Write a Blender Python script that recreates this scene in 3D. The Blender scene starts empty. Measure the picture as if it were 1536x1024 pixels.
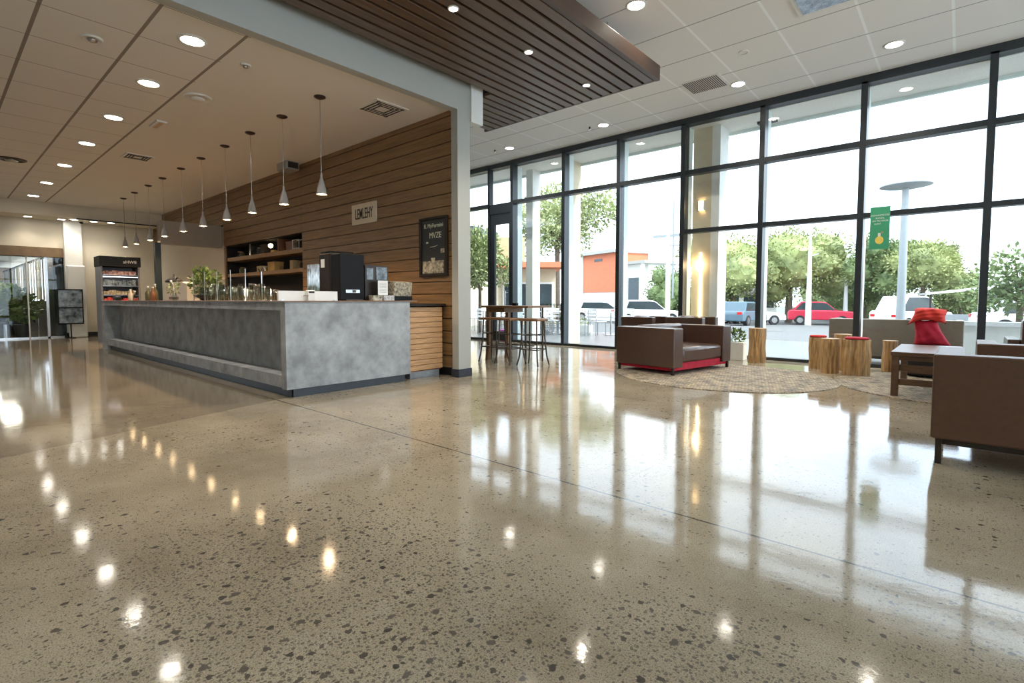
import bpy, bmesh, math, random
from mathutils import Vector, Matrix, Euler
random.seed(11)
PI = math.pi
SC = bpy.context.scene
COL = SC.collection

# ------------------------------------------------------------------ camera, world, sun, exposure
cam_d = bpy.data.cameras.new('camera'); cam = bpy.data.objects.new('camera', cam_d); COL.objects.link(cam)
cam.location = (0, 0, 1.1)
cam.rotation_euler = (PI/2 - math.atan(42/768), 0, math.radians(41.2))
cam_d.sensor_width = 36; cam_d.lens = 18.0; cam_d.shift_y = -20/1536; cam_d.clip_start = .02; cam_d.clip_end = 400
SC.camera = cam
SC.view_settings.view_transform = 'Standard'
SC.view_settings.look = 'None'
SC.view_settings.exposure = 1.12
SC.view_settings.gamma = 1.0
SC.view_settings.use_curve_mapping = False
SC.cycles.transparent_max_bounces = 24

world = bpy.data.worlds.new('World'); SC.world = world; world.use_nodes = True
wt = world.node_tree; wt.nodes.clear()
wo = wt.nodes.new('ShaderNodeOutputWorld'); wb = wt.nodes.new('ShaderNodeBackground')
wn = wt.nodes.new('ShaderNodeTexNoise'); wr = wt.nodes.new('ShaderNodeValToRGB'); wc = wt.nodes.new('ShaderNodeTexCoord')
wn.inputs['Scale'].default_value = 3.0; wn.inputs['Detail'].default_value = 5
wr.color_ramp.elements[0].color = (.66, .82, 1, 1); wr.color_ramp.elements[1].color = (.86, .94, 1, 1)
wr.color_ramp.elements[0].position = .35; wr.color_ramp.elements[1].position = .6
wt.links.new(wc.outputs['Generated'], wn.inputs['Vector']); wt.links.new(wn.outputs['Fac'], wr.inputs['Fac'])
wt.links.new(wr.outputs['Color'], wb.inputs['Color']); wt.links.new(wb.outputs[0], wo.inputs[0])
wb.inputs['Strength'].default_value = 2.15
sun_d = bpy.data.lights.new('sun', 'SUN'); sun_d.energy = 2.6; sun_d.angle = math.radians(1.2); sun_d.color = (1, .96, .88)
sun = bpy.data.objects.new('sun', sun_d); COL.objects.link(sun)
sun.rotation_euler = Vector((.62, .30, .80)).to_track_quat('Z', 'Y').to_euler()

# ------------------------------------------------------------------ materials
def _new(name):
    m = bpy.data.materials.new(name); m.use_nodes = True
    nt = m.node_tree; b = nt.nodes['Principled BSDF']
    return m, nt, b
def N(nt, typ, **kw):
    n = nt.nodes.new(typ)
    for k, v in kw.items():
        if k.startswith('i_'): n.inputs[k[2:].replace('_', ' ')].default_value = v
        else: setattr(n, k, v)
    return n
def mat(name, c, rough=.5, metal=0., var=.12, scale=6., bump=0., bscale=60., stretch=None, spec=None, coat=0., c2=None):
    """principled surface whose colour wanders procedurally between two tones"""
    m, nt, b = _new(name)
    tc = N(nt, 'ShaderNodeTexCoord'); mp = N(nt, 'ShaderNodeMapping')
    if stretch: mp.inputs['Scale'].default_value = stretch
    nt.links.new(tc.outputs['Object'], mp.inputs['Vector'])
    no = N(nt, 'ShaderNodeTexNoise', i_Scale=scale, i_Detail=6., i_Roughness=.6)
    nt.links.new(mp.outputs[0], no.inputs['Vector'])
    r = N(nt, 'ShaderNodeValToRGB')
    a = tuple(max(0, x*(1-var)) for x in c); d = c2 or tuple(min(1, x*(1+var)) for x in c)
    r.color_ramp.elements[0].color = (*a, 1); r.color_ramp.elements[1].color = (*d, 1)
    r.color_ramp.elements[0].position = .32; r.color_ramp.elements[1].position = .68
    nt.links.new(no.outputs['Fac'], r.inputs['Fac']); nt.links.new(r.outputs['Color'], b.inputs['Base Color'])
    b.inputs['Roughness'].default_value = rough; b.inputs['Metallic'].default_value = metal
    if spec is not None: b.inputs['Specular IOR Level'].default_value = spec
    b.inputs['Coat Weight'].default_value = coat
    if bump:
        n2 = N(nt, 'ShaderNodeTexNoise', i_Scale=bscale, i_Detail=4.)
        nt.links.new(mp.outputs[0], n2.inputs['Vector'])
        bp = N(nt, 'ShaderNodeBump', i_Strength=bump, i_Distance=.01)
        nt.links.new(n2.outputs['Fac'], bp.inputs['Height']); nt.links.new(bp.outputs[0], b.inputs['Normal'])
    return m
def emit(name, c, s):
    m, nt, b = _new(name)
    b.inputs['Base Color'].default_value = (*c, 1)
    b.inputs['Emission Color'].default_value = (*c, 1); b.inputs['Emission Strength'].default_value = s
    return m
def glass(name, tint=(1, 1, 1), refl=1.0, ior=1.45, rough=0.0):
    m, nt, b = _new(name); nt.nodes.remove(b)
    out = nt.nodes['Material Output']
    tr = N(nt, 'ShaderNodeBsdfTransparent'); tr.inputs[0].default_value = (*tint, 1)
    gl = N(nt, 'ShaderNodeBsdfGlossy'); gl.inputs['Roughness'].default_value = rough
    lw = N(nt, 'ShaderNodeLayerWeight'); lw.inputs['Blend'].default_value = .5; f0 = ((ior-1)/(ior+1))**2
    p5 = math2(nt, 'POWER', lw.outputs['Facing'], 5.0); fr = math2(nt, 'ADD', math2(nt, 'MULTIPLY', p5, 1-f0), f0).node
    mu = N(nt, 'ShaderNodeMath', operation='MULTIPLY'); mu.inputs[1].default_value = refl; mu.use_clamp = True
    mx = N(nt, 'ShaderNodeMixShader')
    nt.links.new(fr.outputs[0], mu.inputs[0]); nt.links.new(mu.outputs[0], mx.inputs[0])
    nt.links.new(tr.outputs[0], mx.inputs[1]); nt.links.new(gl.outputs[0], mx.inputs[2]); nt.links.new(mx.outputs[0], out.inputs[0])
    return m
def math2(nt, op, a, b=None, clamp=False):
    n = N(nt, 'ShaderNodeMath', operation=op); n.use_clamp = clamp
    for i, v in enumerate((a, b)):
        if v is None: continue
        if isinstance(v, (int, float)): n.inputs[i].default_value = v
        else: nt.links.new(v, n.inputs[i])
    return n.outputs[0]
def ramp(nt, src, p0, p1, c0=0., c1=1.):
    n = N(nt, 'ShaderNodeMapRange'); n.inputs['From Min'].default_value = p0; n.inputs['From Max'].default_value = p1
    n.inputs['To Min'].default_value = c0; n.inputs['To Max'].default_value = c1
    nt.links.new(src, n.inputs['Value']); return n.outputs['Result']
def mixc(nt, fac, a, b):
    n = N(nt, 'ShaderNodeMix', data_type='RGBA')
    if isinstance(fac, (int, float)): n.inputs[0].default_value = fac
    else: nt.links.new(fac, n.inputs[0])
    for i, v in ((6, a), (7, b)):
        if isinstance(v, tuple): n.inputs[i].default_value = (*v, 1)
        else: nt.links.new(v, n.inputs[i])
    return n.outputs[2]

def floor_material():
    m, nt, b = _new('polished_concrete')
    ge = N(nt, 'ShaderNodeNewGeometry'); pos = ge.outputs['Position']
    sx = N(nt, 'ShaderNodeSeparateXYZ'); nt.links.new(pos, sx.inputs[0]); X, Y = sx.outputs[0], sx.outputs[1]
    def noise(s, d=5., r=.6, dist=0.):
        n = N(nt, 'ShaderNodeTexNoise', i_Scale=s, i_Detail=d, i_Roughness=r, i_Distortion=dist); nt.links.new(pos, n.inputs['Vector']); return n.outputs['Fac']
    base = mixc(nt, ramp(nt, noise(1.1), .35, .65), FLOOR_A, FLOOR_B)
    base = mixc(nt, ramp(nt, noise(5.5, 6., .7), .52, .8, 0, .3), base, (.60, .54, .45))
    base = mixc(nt, ramp(nt, noise(210., 2., .5), .50, .68, 0, .8), base, (.11, .095, .075))
    base = mixc(nt, ramp(nt, noise(140., 2., .5), .58, .75, 0, .5), base, (.62, .56, .47))
    # exposed stones, in patches
    big = ramp(nt, noise(.75, 3.), .42, .60)
    def stones(scale, size, keep, lo, mask, dist=.035):
        vm = N(nt, 'ShaderNodeMixRGB'); nz = N(nt, 'ShaderNodeTexNoise', i_Scale=scale*1.1, i_Detail=2.); nt.links.new(pos, nz.inputs['Vector'])
        sc = N(nt, 'ShaderNodeVectorMath', operation='SCALE'); sc.inputs['Scale'].default_value = dist*25/scale
        nt.links.new(nz.outputs['Color'], sc.inputs[0])
        ad = N(nt, 'ShaderNodeVectorMath', operation='ADD'); nt.links.new(pos, ad.inputs[0]); nt.links.new(sc.outputs[0], ad.inputs[1])
        v = N(nt, 'ShaderNodeTexVoronoi', i_Scale=scale); v.voronoi_dimensions = '2D'; nt.links.new(ad.outputs[0], v.inputs['Vector'])
        s2 = N(nt, 'ShaderNodeSeparateColor'); nt.links.new(v.outputs['Color'], s2.inputs[0])
        rad = math2(nt, 'ADD', math2(nt, 'MULTIPLY', s2.outputs[1], size), lo)
        inside = math2(nt, 'MULTIPLY', math2(nt, 'SUBTRACT', rad, v.outputs['Distance']), 22., True)
        inside = math2(nt, 'ADD', inside, 0, True)
        on = math2(nt, 'LESS_THAN', s2.outputs[0], math2(nt, 'MULTIPLY', mask, keep))
        return math2(nt, 'MULTIPLY', inside, on), s2.outputs[2]
    # stones lie denser towards the front left of the slab
    def blob(cx, cy, rx, ry):
        dx = math2(nt, 'DIVIDE', math2(nt, 'SUBTRACT', X, cx), rx); dy = math2(nt, 'DIVIDE', math2(nt, 'SUBTRACT', Y, cy), ry)
        d = math2(nt, 'ADD', math2(nt, 'MULTIPLY', dx, dx), math2(nt, 'MULTIPLY', dy, dy))
        return ramp(nt, d, 0., 1., 1., 0.)
    zone = math2(nt, 'ADD', math2(nt, 'MAXIMUM', blob(-1.75, .95, 1.2, .9), blob(-.55, 1.55, .45, .35)), math2(nt, 'MULTIPLY', big, .33), True)
    zone2 = math2(nt, 'ADD', math2(nt, 'MULTIPLY', zone, .9), .08, True)
    s1, t1 = stones(23., .24, .42, .10, zone)
    s2_, t2 = stones(55., .22, .75, .16, zone2)
    s3, t3 = stones(110., .25, .8, .15, zone2)
    base = mixc(nt, math2(nt, 'MULTIPLY', s3, .5), base, (.13, .115, .095))
    base = mixc(nt, math2(nt, 'MULTIPLY', s2_, .75), base, (.10, .09, .078))
    base = mixc(nt, math2(nt, 'MULTIPLY', s1, .9), base, mixc(nt, t1, (.045, .042, .04), (.12, .105, .09)))
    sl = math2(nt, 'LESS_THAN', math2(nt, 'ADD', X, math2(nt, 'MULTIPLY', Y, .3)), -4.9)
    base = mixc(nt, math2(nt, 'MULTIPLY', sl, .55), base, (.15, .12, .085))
    # saw-cut joints
    def joint(coord, at, w=.004):
        d = math2(nt, 'ABSOLUTE', math2(nt, 'SUBTRACT', coord, at)); return math2(nt, 'LESS_THAN', d, w)
    j = joint(Y, 2.505, .007)
    for a in (3.93, 5.15, 6.4): j = math2(nt, 'MAXIMUM', j, math2(nt, 'MULTIPLY', joint(Y, a, .003), .55))
    for a in (-1.5, 1.9): j = math2(nt, 'MAXIMUM', j, math2(nt, 'MULTIPLY', math2(nt, 'MULTIPLY', joint(X, a, .003), math2(nt, 'GREATER_THAN', Y, 2.5)), .35))
    base = mixc(nt, math2(nt, 'MULTIPLY', j, .85), base, (.035, .03, .025))
    nt.links.new(base, b.inputs['Base Color'])
    rg = ramp(nt, noise(2.2), .3, .7, .055, .10)
    nt.links.new(rg, b.inputs['Roughness'])
    b.inputs['IOR'].default_value = 1.47
    bp = N(nt, 'ShaderNodeBump', i_Strength=.05, i_Distance=.01); nt.links.new(noise(9.), bp.inputs['Height']); nt.links.new(bp.outputs[0], b.inputs['Normal'])
    return m
FLOOR_A = (.315, .262, .183); FLOOR_B = (.48, .412, .302)

def grid_ceiling(name, c, px, ox, py, oy, wx, wy, line, lx=None, ymax=None):
    """suspended tiles; seams at x = ox + k px (half width wx) and y = oy + k py"""
    m, nt, b = _new(name)
    ge = N(nt, 'ShaderNodeNewGeometry'); sx = N(nt, 'ShaderNodeSeparateXYZ'); nt.links.new(ge.outputs['Position'], sx.inputs[0])
    def seam(co, p, o, w):
        f = math2(nt, 'ABSOLUTE', math2(nt, 'SUBTRACT', math2(nt, 'FRACT', math2(nt, 'DIVIDE', math2(nt, 'SUBTRACT', co, o - p*.5 + p*400), p)), .5))
        f = math2(nt, 'ABSOLUTE', f); return math2(nt, 'LESS_THAN', f, w/p)
    sX = seam(sx.outputs[0], px, ox, wx); sY = seam(sx.outputs[1], py, oy, wy)
    if ymax is not None:
        k = math2(nt, 'LESS_THAN', sx.outputs[1], ymax); sX = math2(nt, 'MULTIPLY', sX, k); sY = math2(nt, 'MULTIPLY', sY, k)
    no = N(nt, 'ShaderNodeTexNoise', i_Scale=180., i_Detail=3.); nt.links.new(ge.outputs['Position'], no.inputs['Vector'])
    base = mixc(nt, ramp(nt, no.outputs['Fac'], .3, .7), tuple(x*.94 for x in c), c)
    base = mixc(nt, math2(nt, 'MULTIPLY', sX, 1.), base, lx or line)
    base = mixc(nt, math2(nt, 'MULTIPLY', sY, .9), base, line)
    nt.links.new(base, b.inputs['Base Color']); b.inputs['Roughness'].default_value = .85
    return m

M = {}
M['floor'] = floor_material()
M['ceil_main'] = grid_ceiling('white_ceiling_tile', (.84, .81, .76), .89, -1.98, .905, 9.5, .016, .010, (.30, .29, .27), (.93, .93, .90))
M['ceil_left'] = grid_ceiling('cream_ceiling_tile', (.80, .765, .70), .81, -6.38, .74, 2.26, .005, .016, (.22, .18, .14), None, 2.30)
M['wall'] = mat('cream_paint', (.62, .56, .45), .7, var=.03, scale=2, bump=.05, bscale=300)
M['wall_far'] = mat('pale_cream_paint', (.66, .60, .48), .7, var=.03, scale=2)
M['header'] = mat('pale_sage_paint', (.41, .41, .375), .65, var=.02, scale=2)
M['white'] = mat('white_paint', (.78, .78, .74), .6, var=.02)
M['lintel'] = mat('brown_lintel', (.20, .13, .07), .5, var=.1)
M['plank'] = mat('stained_cedar_plank', (.215, .123, .052), .42, var=.28, scale=3.0, stretch=(.6, 5, 9), bump=.12, bscale=30)
M['slat'] = mat('dark_walnut_slat', (.115, .068, .04), .34, var=.25, scale=3.0, stretch=(9, .7, 9))
M['slatgap'] = mat('black_backing', (.006, .005, .005), .9, var=.1)
M['cladding'] = mat('oak_cladding', (.50, .29, .14), .5, var=.22, scale=3.0, stretch=(1, 1.2, 14))
M['concrete'] = mat('cast_concrete', (.31, .325, .34), .62, var=.30, scale=4.2, bump=.08, bscale=90, c2=(.43, .455, .475))
M['kick'] = mat('slate_kickboard', (.055, .065, .078), .4, var=.1)
M['dark_kick'] = mat('navy_baseboard', (.03, .035, .05), .35, var=.1)
M['ctrwood'] = mat('walnut_edge', (.20, .12, .075), .35, var=.2, stretch=(1, 8, 8))
M['frame'] = mat('charcoal_aluminium', (.035, .042, .048), .38, metal=.3, var=.05)
M['fin'] = mat('pale_aluminium', (.72, .80, .78), .5, metal=0., var=.04)
M['glass'] = glass('window_glass', (.96, .98, .985), .8)
M['cglass'] = glass('clear_glassware', (.80, .86, .84), 1.6, 1.5)
M['acrylic'] = glass('clear_acrylic', (.86, .90, .90), 1.0, 1.4)
M['pier'] = mat('tan_stucco', (.66, .56, .40), .85, var=.06, bump=.2, bscale=200)
M['stucco'] = mat('white_stucco', (.80, .80, .76), .85, var=.04, bump=.3, bscale=60)
M['soffit'] = mat('dimpled_soffit_board', (.80, .78, .72), .85, var=.08, scale=40, bump=.5, bscale=45)
M['leather'] = mat('brown_leather', (.075, .036, .023), .36, var=.12, scale=30, bump=.12, bscale=240, spec=.75, coat=.35)
M['leather2'] = mat('chestnut_leather', (.105, .049, .027), .42, var=.10, scale=30, bump=.10, bscale=240, spec=.5)
M['tan'] = mat('taupe_vinyl', (.19, .145, .105), .5, var=.08, scale=20)
M['red'] = mat('crimson_fabric', (.52, .012, .04), .75, var=.2, scale=14, bump=.25, bscale=150)
M['orangered'] = mat('scarlet_fabric', (.72, .045, .03), .75, var=.15, scale=10, bump=.25, bscale=150)
M['legmetal'] = mat('dark_metal', (.045, .035, .03), .35, metal=.6, var=.1)
M['chrome'] = mat('steel', (.55, .55, .55), .22, metal=1., var=.05)
M['black'] = mat('black_plastic', (.006, .006, .006), .5, var=.1, spec=.2)
M['matblack'] = mat('matte_black', (.012, .012, .012), .65, var=.1)
M['espresso'] = mat('dark_brown_enamel', (.020, .013, .009), .5, var=.1, spec=.3)
M['log'] = mat('split_log_wood', (.50, .31, .14), .6, var=.45, scale=4, stretch=(10, 10, .8), bump=.4, bscale=20)
M['logtop'] = mat('log_end_grain', (.50, .32, .16), .6, var=.2, scale=18)
M['barwood'] = mat('bar_table_wood', (.22, .115, .05), .4, var=.25, stretch=(2, 9, 9))
M['stoolwood'] = mat('stool_seat_wood', (.27, .13, .06), .4, var=.25, stretch=(2, 9, 9))
M['iron'] = mat('aged_iron', (.10, .075, .055), .4, metal=.7, var=.2)
M['tablewood'] = mat('dark_table_wood', (.13, .07, .04), .32, var=.25, stretch=(2, 9, 9))
M['downlight'] = emit('lit_diffuser', (1, .93, .80), 22)
M['downlight_w'] = emit('lit_diffuser_far', (1, .95, .86), 14)
M['panel_glow'] = emit('soft_panel', (1, .93, .78), 3)
M['pend_glow'] = emit('warm_lamp_glow', (1, .70, .38), 26)
M['sconce'] = emit('amber_lamp', (1, .66, .30), 5)
M['strip_glow'] = emit('amber_strip', (1, .80, .52), 6)
M['shade'] = mat('satin_white_shade', (.34, .32, .30), .35, var=.04)
M['bronze'] = mat('dark_bronze', (.05, .028, .02), .4, metal=.5, var=.1)
M['trimwhite'] = mat('light_trim', (.75, .73, .68), .5, var=.03)
M['ventdark'] = mat('vent_shadow', (.02, .02, .02), .7, var=.1)
M['leaf'] = mat('green_leaf', (.11, .19, .045), .5, var=.5, scale=3., c2=(.26, .36, .09))
M['leaf_o'] = mat('tree_leaf', (.16, .21, .07), .7, var=.45, scale=.6, c2=(.44, .48, .19))
M['leaf_o2'] = mat('tree_leaf_pale', (.22, .28, .10), .7, var=.35, scale=.8, c2=(.48, .54, .26))
M['leaf_d'] = mat('tree_leaf_deep', (.10, .16, .06), .7, var=.45, scale=.8, c2=(.26, .34, .13))
M['bark'] = mat('bark', (.12, .09, .065), .9, var=.3, bump=.4)
M['terrace'] = mat('grey_terrace_pavers', (.2, .22, .23), .45, var=.08, scale=2)
M['asphalt'] = mat('asphalt', (.12, .122, .122), .8, var=.15, scale=5)
M['grass'] = mat('lawn', (.16, .26, .07), .9, var=.3, scale=8)
M['brick'] = mat('terracotta_render', (.62, .20, .10), .8, var=.08)
M['bwhite'] = mat('off_white_render', (.78, .77, .72), .8, var=.04)
M['bgrey'] = mat('grey_roof', (.42, .41, .38), .7, var=.06)
M['bglass'] = mat('dark_window_glass', (.03, .045, .05), .12, var=.1)
M['paper'] = mat('paper', (.82, .82, .80), .7, var=.03)
M['cream'] = mat('cream_sign_board', (.62, .55, .42), .6, var=.04)
M['chalk'] = mat('chalkboard', (.022, .027, .030), .55, var=.2, scale=4)
M['chalkmark'] = mat('chalk', (.62, .66, .52), .9, var=.1)
M['ink'] = mat('black_ink', (.03, .025, .02), .7, var=.1)
M['green'] = mat('banner_green', (.05, .33, .17), .7, var=.06)
M['yellow'] = mat('banner_yellow', (.85, .62, .12), .7, var=.12, scale=30)
M['postgreen'] = mat('dark_green_post', (.010, .018, .016), .4, var=.1)
M['basket'] = mat('wicker', (.45, .33, .18), .7, var=.4, scale=60, bump=.5, bscale=120)
M['card'] = mat('kraft_box', (.52, .32, .10), .7, var=.15)
M['jar'] = mat('olive_jar', (.10, .10, .05), .3, var=.3)
M['beige_box'] = mat('beige_housing', (.62, .56, .46), .5, var=.04)
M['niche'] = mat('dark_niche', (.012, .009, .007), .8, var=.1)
M['shelfwood'] = mat('shelf_wood', (.28, .165, .07), .45, var=.22, stretch=(1, 8, 8))
M['rosewood'] = mat('reddish_wood', (.20, .08, .04), .4, var=.2)
M['blue'] = mat('steel_blue_paint', (.10, .17, .22), .25, var=.05, coat=.5)
M['carwhite'] = mat('white_car_paint', (.80, .80, .80), .25, var=.02, coat=.5)
M['carred'] = mat('red_car_paint', (.58, .015, .05), .25, var=.05, coat=.5)
M['tyre'] = mat('rubber', (.02, .02, .02), .7, var=.1)
M['taillamp'] = mat('red_lamp_lens', (.6, .02, .02), .2, var=.05)
M['postgrey'] = mat('grey_lamp_post', (.30, .33, .34), .45, metal=.2, var=.04)
M['polewhite'] = mat('white_pole', (.72, .74, .74), .5, var=.04)
M['curtain'] = mat('sheer_strip_curtain', (.36, .35, .29), .6, var=.7, scale=3, stretch=(14, 14, .15))
M['magenta'] = mat('magenta_print', (.55, .12, .22), .6, var=.6, scale=14, c2=(.85, .66, .60))
M['packs'] = mat('red_packs', (.62, .02, .03), .5, var=.4, scale=25, c2=(.75, .10, .08))
M['packs2'] = mat('mixed_packs', (.14, .11, .09), .5, var=.6, scale=30, c2=(.62, .55, .40))
M['photo'] = mat('printed_picture', (.10, .09, .07), .4, var=.7, scale=22, c2=(.75, .68, .52))
M['scratch'] = mat('bluish_screen', (.05, .07, .10), .2, var=.5, scale=6, c2=(.38, .46, .52))

def rug_material():
    m, nt, b = _new('woven_rug')
    tc = N(nt, 'ShaderNodeTexCoord'); br = N(nt, 'ShaderNodeTexBrick')
    mp = N(nt, 'ShaderNodeMapping'); mp.inputs['Rotation'].default_value = (0, 0, .5)
    nt.links.new(tc.outputs['Object'], mp.inputs[0]); nt.links.new(mp.outputs[0], br.inputs['Vector'])
    br.inputs['Scale'].default_value = 9; br.inputs['Mortar Size'].default_value = .03
    br.inputs['Color1'].default_value = (.66, .52, .34, 1); br.inputs['Color2'].default_value = (.38, .31, .22, 1); br.inputs['Mortar'].default_value = (.10, .09, .08, 1)
    no = N(nt, 'ShaderNodeTexNoise', i_Scale=5., i_Detail=8., i_Roughness=.85); nt.links.new(tc.outputs['Object'], no.inputs['Vector'])
    c = mixc(nt, ramp(nt, no.outputs['Fac'], .46, .60), br.outputs['Color'], (.12, .11, .10))
    nt.links.new(c, b.inputs['Base Color']); b.inputs['Roughness'].default_value = .9
    return m
M['rug'] = rug_material()

# ------------------------------------------------------------------ mesh helpers
class MB:
    def __init__(s): s.bm = bmesh.new()
    def box(s, x0, x1, y0, y1, z0, z1, rot=None, bev=0):
        r = bmesh.ops.create_cube(s.bm, size=1)
        c = Vector(((x0+x1)/2, (y0+y1)/2, (z0+z1)/2))
        mt = Matrix.Translation(c) @ (rot.to_matrix().to_4x4() if rot else Matrix()) @ Matrix.Diagonal((abs(x1-x0), abs(y1-y0), abs(z1-z0), 1))
        bmesh.ops.transform(s.bm, matrix=mt, verts=r['verts'])
        if bev:
            es = list({e for v in r['verts'] for e in v.link_edges})
            bmesh.ops.bevel(s.bm, geom=es, offset=bev, segments=2, affect='EDGES', profile=.6)
        return s
    def cyl(s, p0, p1, r0, r1=None, seg=16, cap=True):
        p0, p1 = Vector(p0), Vector(p1); d = p1 - p0
        r1 = r0 if r1 is None else r1
        r = bmesh.ops.create_cone(s.bm, cap_ends=cap, segments=seg, radius1=r0, radius2=r1, depth=d.length)
        bmesh.ops.transform(s.bm, matrix=Matrix.Translation((p0+p1)/2) @ d.to_track_quat('Z', 'Y').to_matrix().to_4x4(), verts=r['verts'])
        return s
    def lathe(s, prof, c=(0, 0, 0), seg=24, sx=1, sy=1):
        rings = []
        for r, z in prof:
            rings.append([s.bm.verts.new((c[0]+sx*r*math.cos(2*PI*i/seg), c[1]+sy*r*math.sin(2*PI*i/seg), c[2]+z)) for i in range(seg)])
        for a, b in zip(rings, rings[1:]):
            for i in range(seg):
                s.bm.faces.new((a[i], a[(i+1) % seg], b[(i+1) % seg], b[i]))
        if prof[0][0] > 0: s.bm.faces.new(list(reversed(rings[0])))
        if prof[-1][0] > 0: s.bm.faces.new(rings[-1])
        return s
    def ball(s, c, r, sub=2, sc=(1, 1, 1)):
        q = bmesh.ops.create_icosphere(s.bm, subdivisions=sub, radius=r)
        bmesh.ops.transform(s.bm, matrix=Matrix.Translation(c) @ Matrix.Diagonal((*sc, 1)), verts=q['verts']); return s
    def tube(s, pts, r, seg=8):
        pts = [Vector(p) for p in pts]
        for a, b in zip(pts, pts[1:]): s.cyl(a, b, r, seg=seg)
        for p in pts[1:-1]: s.ball(p, r, 1)
        return s
    def prism(s, outline, y0, y1, axis='y'):
        """outline of (u, z) pairs extruded along y"""
        f = (lambda u, z, t: (u, t, z)) if axis == 'y' else ((lambda u, z, t: (t, u, z)) if axis == 'x' else (lambda u, z, t: (u, z, t)))
        a = [s.bm.verts.new(f(u, z, y0)) for u, z in outline]; b = [s.bm.verts.new(f(u, z, y1)) for u, z in outline]
        n = len(a)
        for i in range(n): s.bm.faces.new((a[i], a[(i+1) % n], b[(i+1) % n], b[i]))
        s.bm.faces.new(a[::-1]); s.bm.faces.new(b)
        return s
    def quad(s, *p): s.bm.faces.new([s.bm.verts.new(q) for q in p]); return s
    def build(s, name, m, parent=None, smooth=False, bevel=0, subsurf=0):
        bmesh.ops.recalc_face_normals(s.bm, faces=s.bm.faces[:])
        org = Vector((0, 0, 0))
        if parent is None and len(s.bm.verts):
            vs = [v.co for v in s.bm.verts]
            org = Vector(((min(v.x for v in vs)+max(v.x for v in vs))/2, (min(v.y for v in vs)+max(v.y for v in vs))/2, min(v.z for v in vs)))
            for v in s.bm.verts: v.co -= org
        me = bpy.data.meshes.new(name); s.bm.to_mesh(me); s.bm.free()
        me.materials.append(m if not isinstance(m, str) else M[m])
        if smooth:
            for p in me.polygons: p.use_smooth = True
        o = bpy.data.objects.new(name, me); COL.objects.link(o); o.location = org
        if parent: o.parent = parent
        if bevel:
            b = o.modifiers.new('bevel', 'BEVEL'); b.width = bevel; b.segments = 2; b.limit_method = 'ANGLE'
        if subsurf:
            b = o.modifiers.new('sub', 'SUBSURF'); b.levels = b.render_levels = subsurf
        if smooth == 'auto':
            try: me.set_sharp_from_angle(angle=math.radians(35))
            except Exception: pass
        return o
def tag(o, label, cat, group=None, kind=None):
    o['label'] = label; o['category'] = cat
    if group: o['group'] = group
    if kind: o['kind'] = kind
    return o
def thing(name, label, cat, loc=(0, 0, 0), rz=0, group=None):
    o = bpy.data.objects.new(name, None); COL.objects.link(o); o.empty_display_size = .1
    o.location = loc; o.rotation_euler = (0, 0, rz); return tag(o, label, cat, group)
def struct(o, label=None):
    o['kind'] = 'structure'
    if label: o['label'] = label
    return o
def dup(root, loc, rz=None, label=None, group=None, scale=None):
    r = root.copy(); COL.objects.link(r); r.location = loc
    if rz is not None: r.rotation_euler = (0, 0, rz)
    if scale: r.scale = scale
    if label: r['label'] = label
    if group: r['group'] = group
    for ch in list(root.children):
        c = ch.copy(); COL.objects.link(c); c.parent = r
        for g in list(ch.children):
            d = g.copy(); COL.objects.link(d); d.parent = c
    return r
def text(name, body, m, parent, loc, rot, size, ext=.0015, sx=1, align='CENTER', bold=0.):
    cu = bpy.data.curves.new(name, 'FONT'); cu.body = body; cu.size = size; cu.extrude = ext; cu.align_x = align; cu.align_y = 'CENTER'; cu.offset = bold
    t = bpy.data.objects.new('tmp', cu); COL.objects.link(t)
    dg = bpy.context.evaluated_depsgraph_get(); me = bpy.data.meshes.new_from_object(t.evaluated_get(dg))
    bpy.data.objects.remove(t); me.materials.clear(); me.materials.append(M[m])
    o = bpy.data.objects.new(name, me); COL.objects.link(o); o.parent = parent; o.location = loc; o.rotation_euler = rot; o.scale = (sx, 1, 1)
    return o
def lamp(name, kind, loc, energy, color, parent=None, **kw):
    d = bpy.data.lights.new(name, kind); d.energy = energy; d.color = color
    for k, v in kw.items(): setattr(d, k, v)
    o = bpy.data.objects.new(name, d); COL.objects.link(o); o.location = loc
    if parent: o.parent = parent
    return o
ORD = ['first', 'second', 'third', 'fourth', 'fifth', 'sixth', 'seventh', 'eighth', 'ninth', 'tenth', 'eleventh', 'twelfth', 'thirteenth', 'fourteenth', 'fifteenth', 'sixteenth']

# ------------------------------------------------------------------ room shell
XC = -5.34         # plane of the header and the column beside the counter
YW = 10.2          # plane of the window wall
ZM = 4.72; ZL = 3.78
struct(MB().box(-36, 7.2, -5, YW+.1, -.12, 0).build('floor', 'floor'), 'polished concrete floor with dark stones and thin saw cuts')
struct(MB().box(-14.5, 7.2, -5, YW+.1, ZM, ZM+.1).build('ceiling', 'ceil_main'), 'white tiled ceiling over the lounge')
struct(MB().box(-19.0, XC-.13, -5, 5.0, ZL, ZL+.12).build('ceiling', 'ceil_left'), 'cream tiled ceiling over the counter')
m_ = MB().box(-20.2, -19.0, -5, 5.0, 3.42, 3.54).box(-19.08, -19.0, -5, 5.0, 3.54, ZL)
struct(m_.build('ceiling', 'wall_far'), 'lowered cream ceiling strip at the far end')
struct(MB().box(XC-.13, XC, -5, 4.95, ZL-.04, ZM).build('trim_1', 'header'), 'pale header beam between the two ceilings')
struct(MB().box(XC-.13, XC, 4.95, 5.19, 0, ZM).build('wall_end', 'header'), 'pale column at the end of the planked wall')
struct(MB().box(XC-.10, XC+.035, 5.19, 5.42, 3.62, ZM).build('trim_2', 'white'), 'white bulkhead behind the column')
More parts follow.
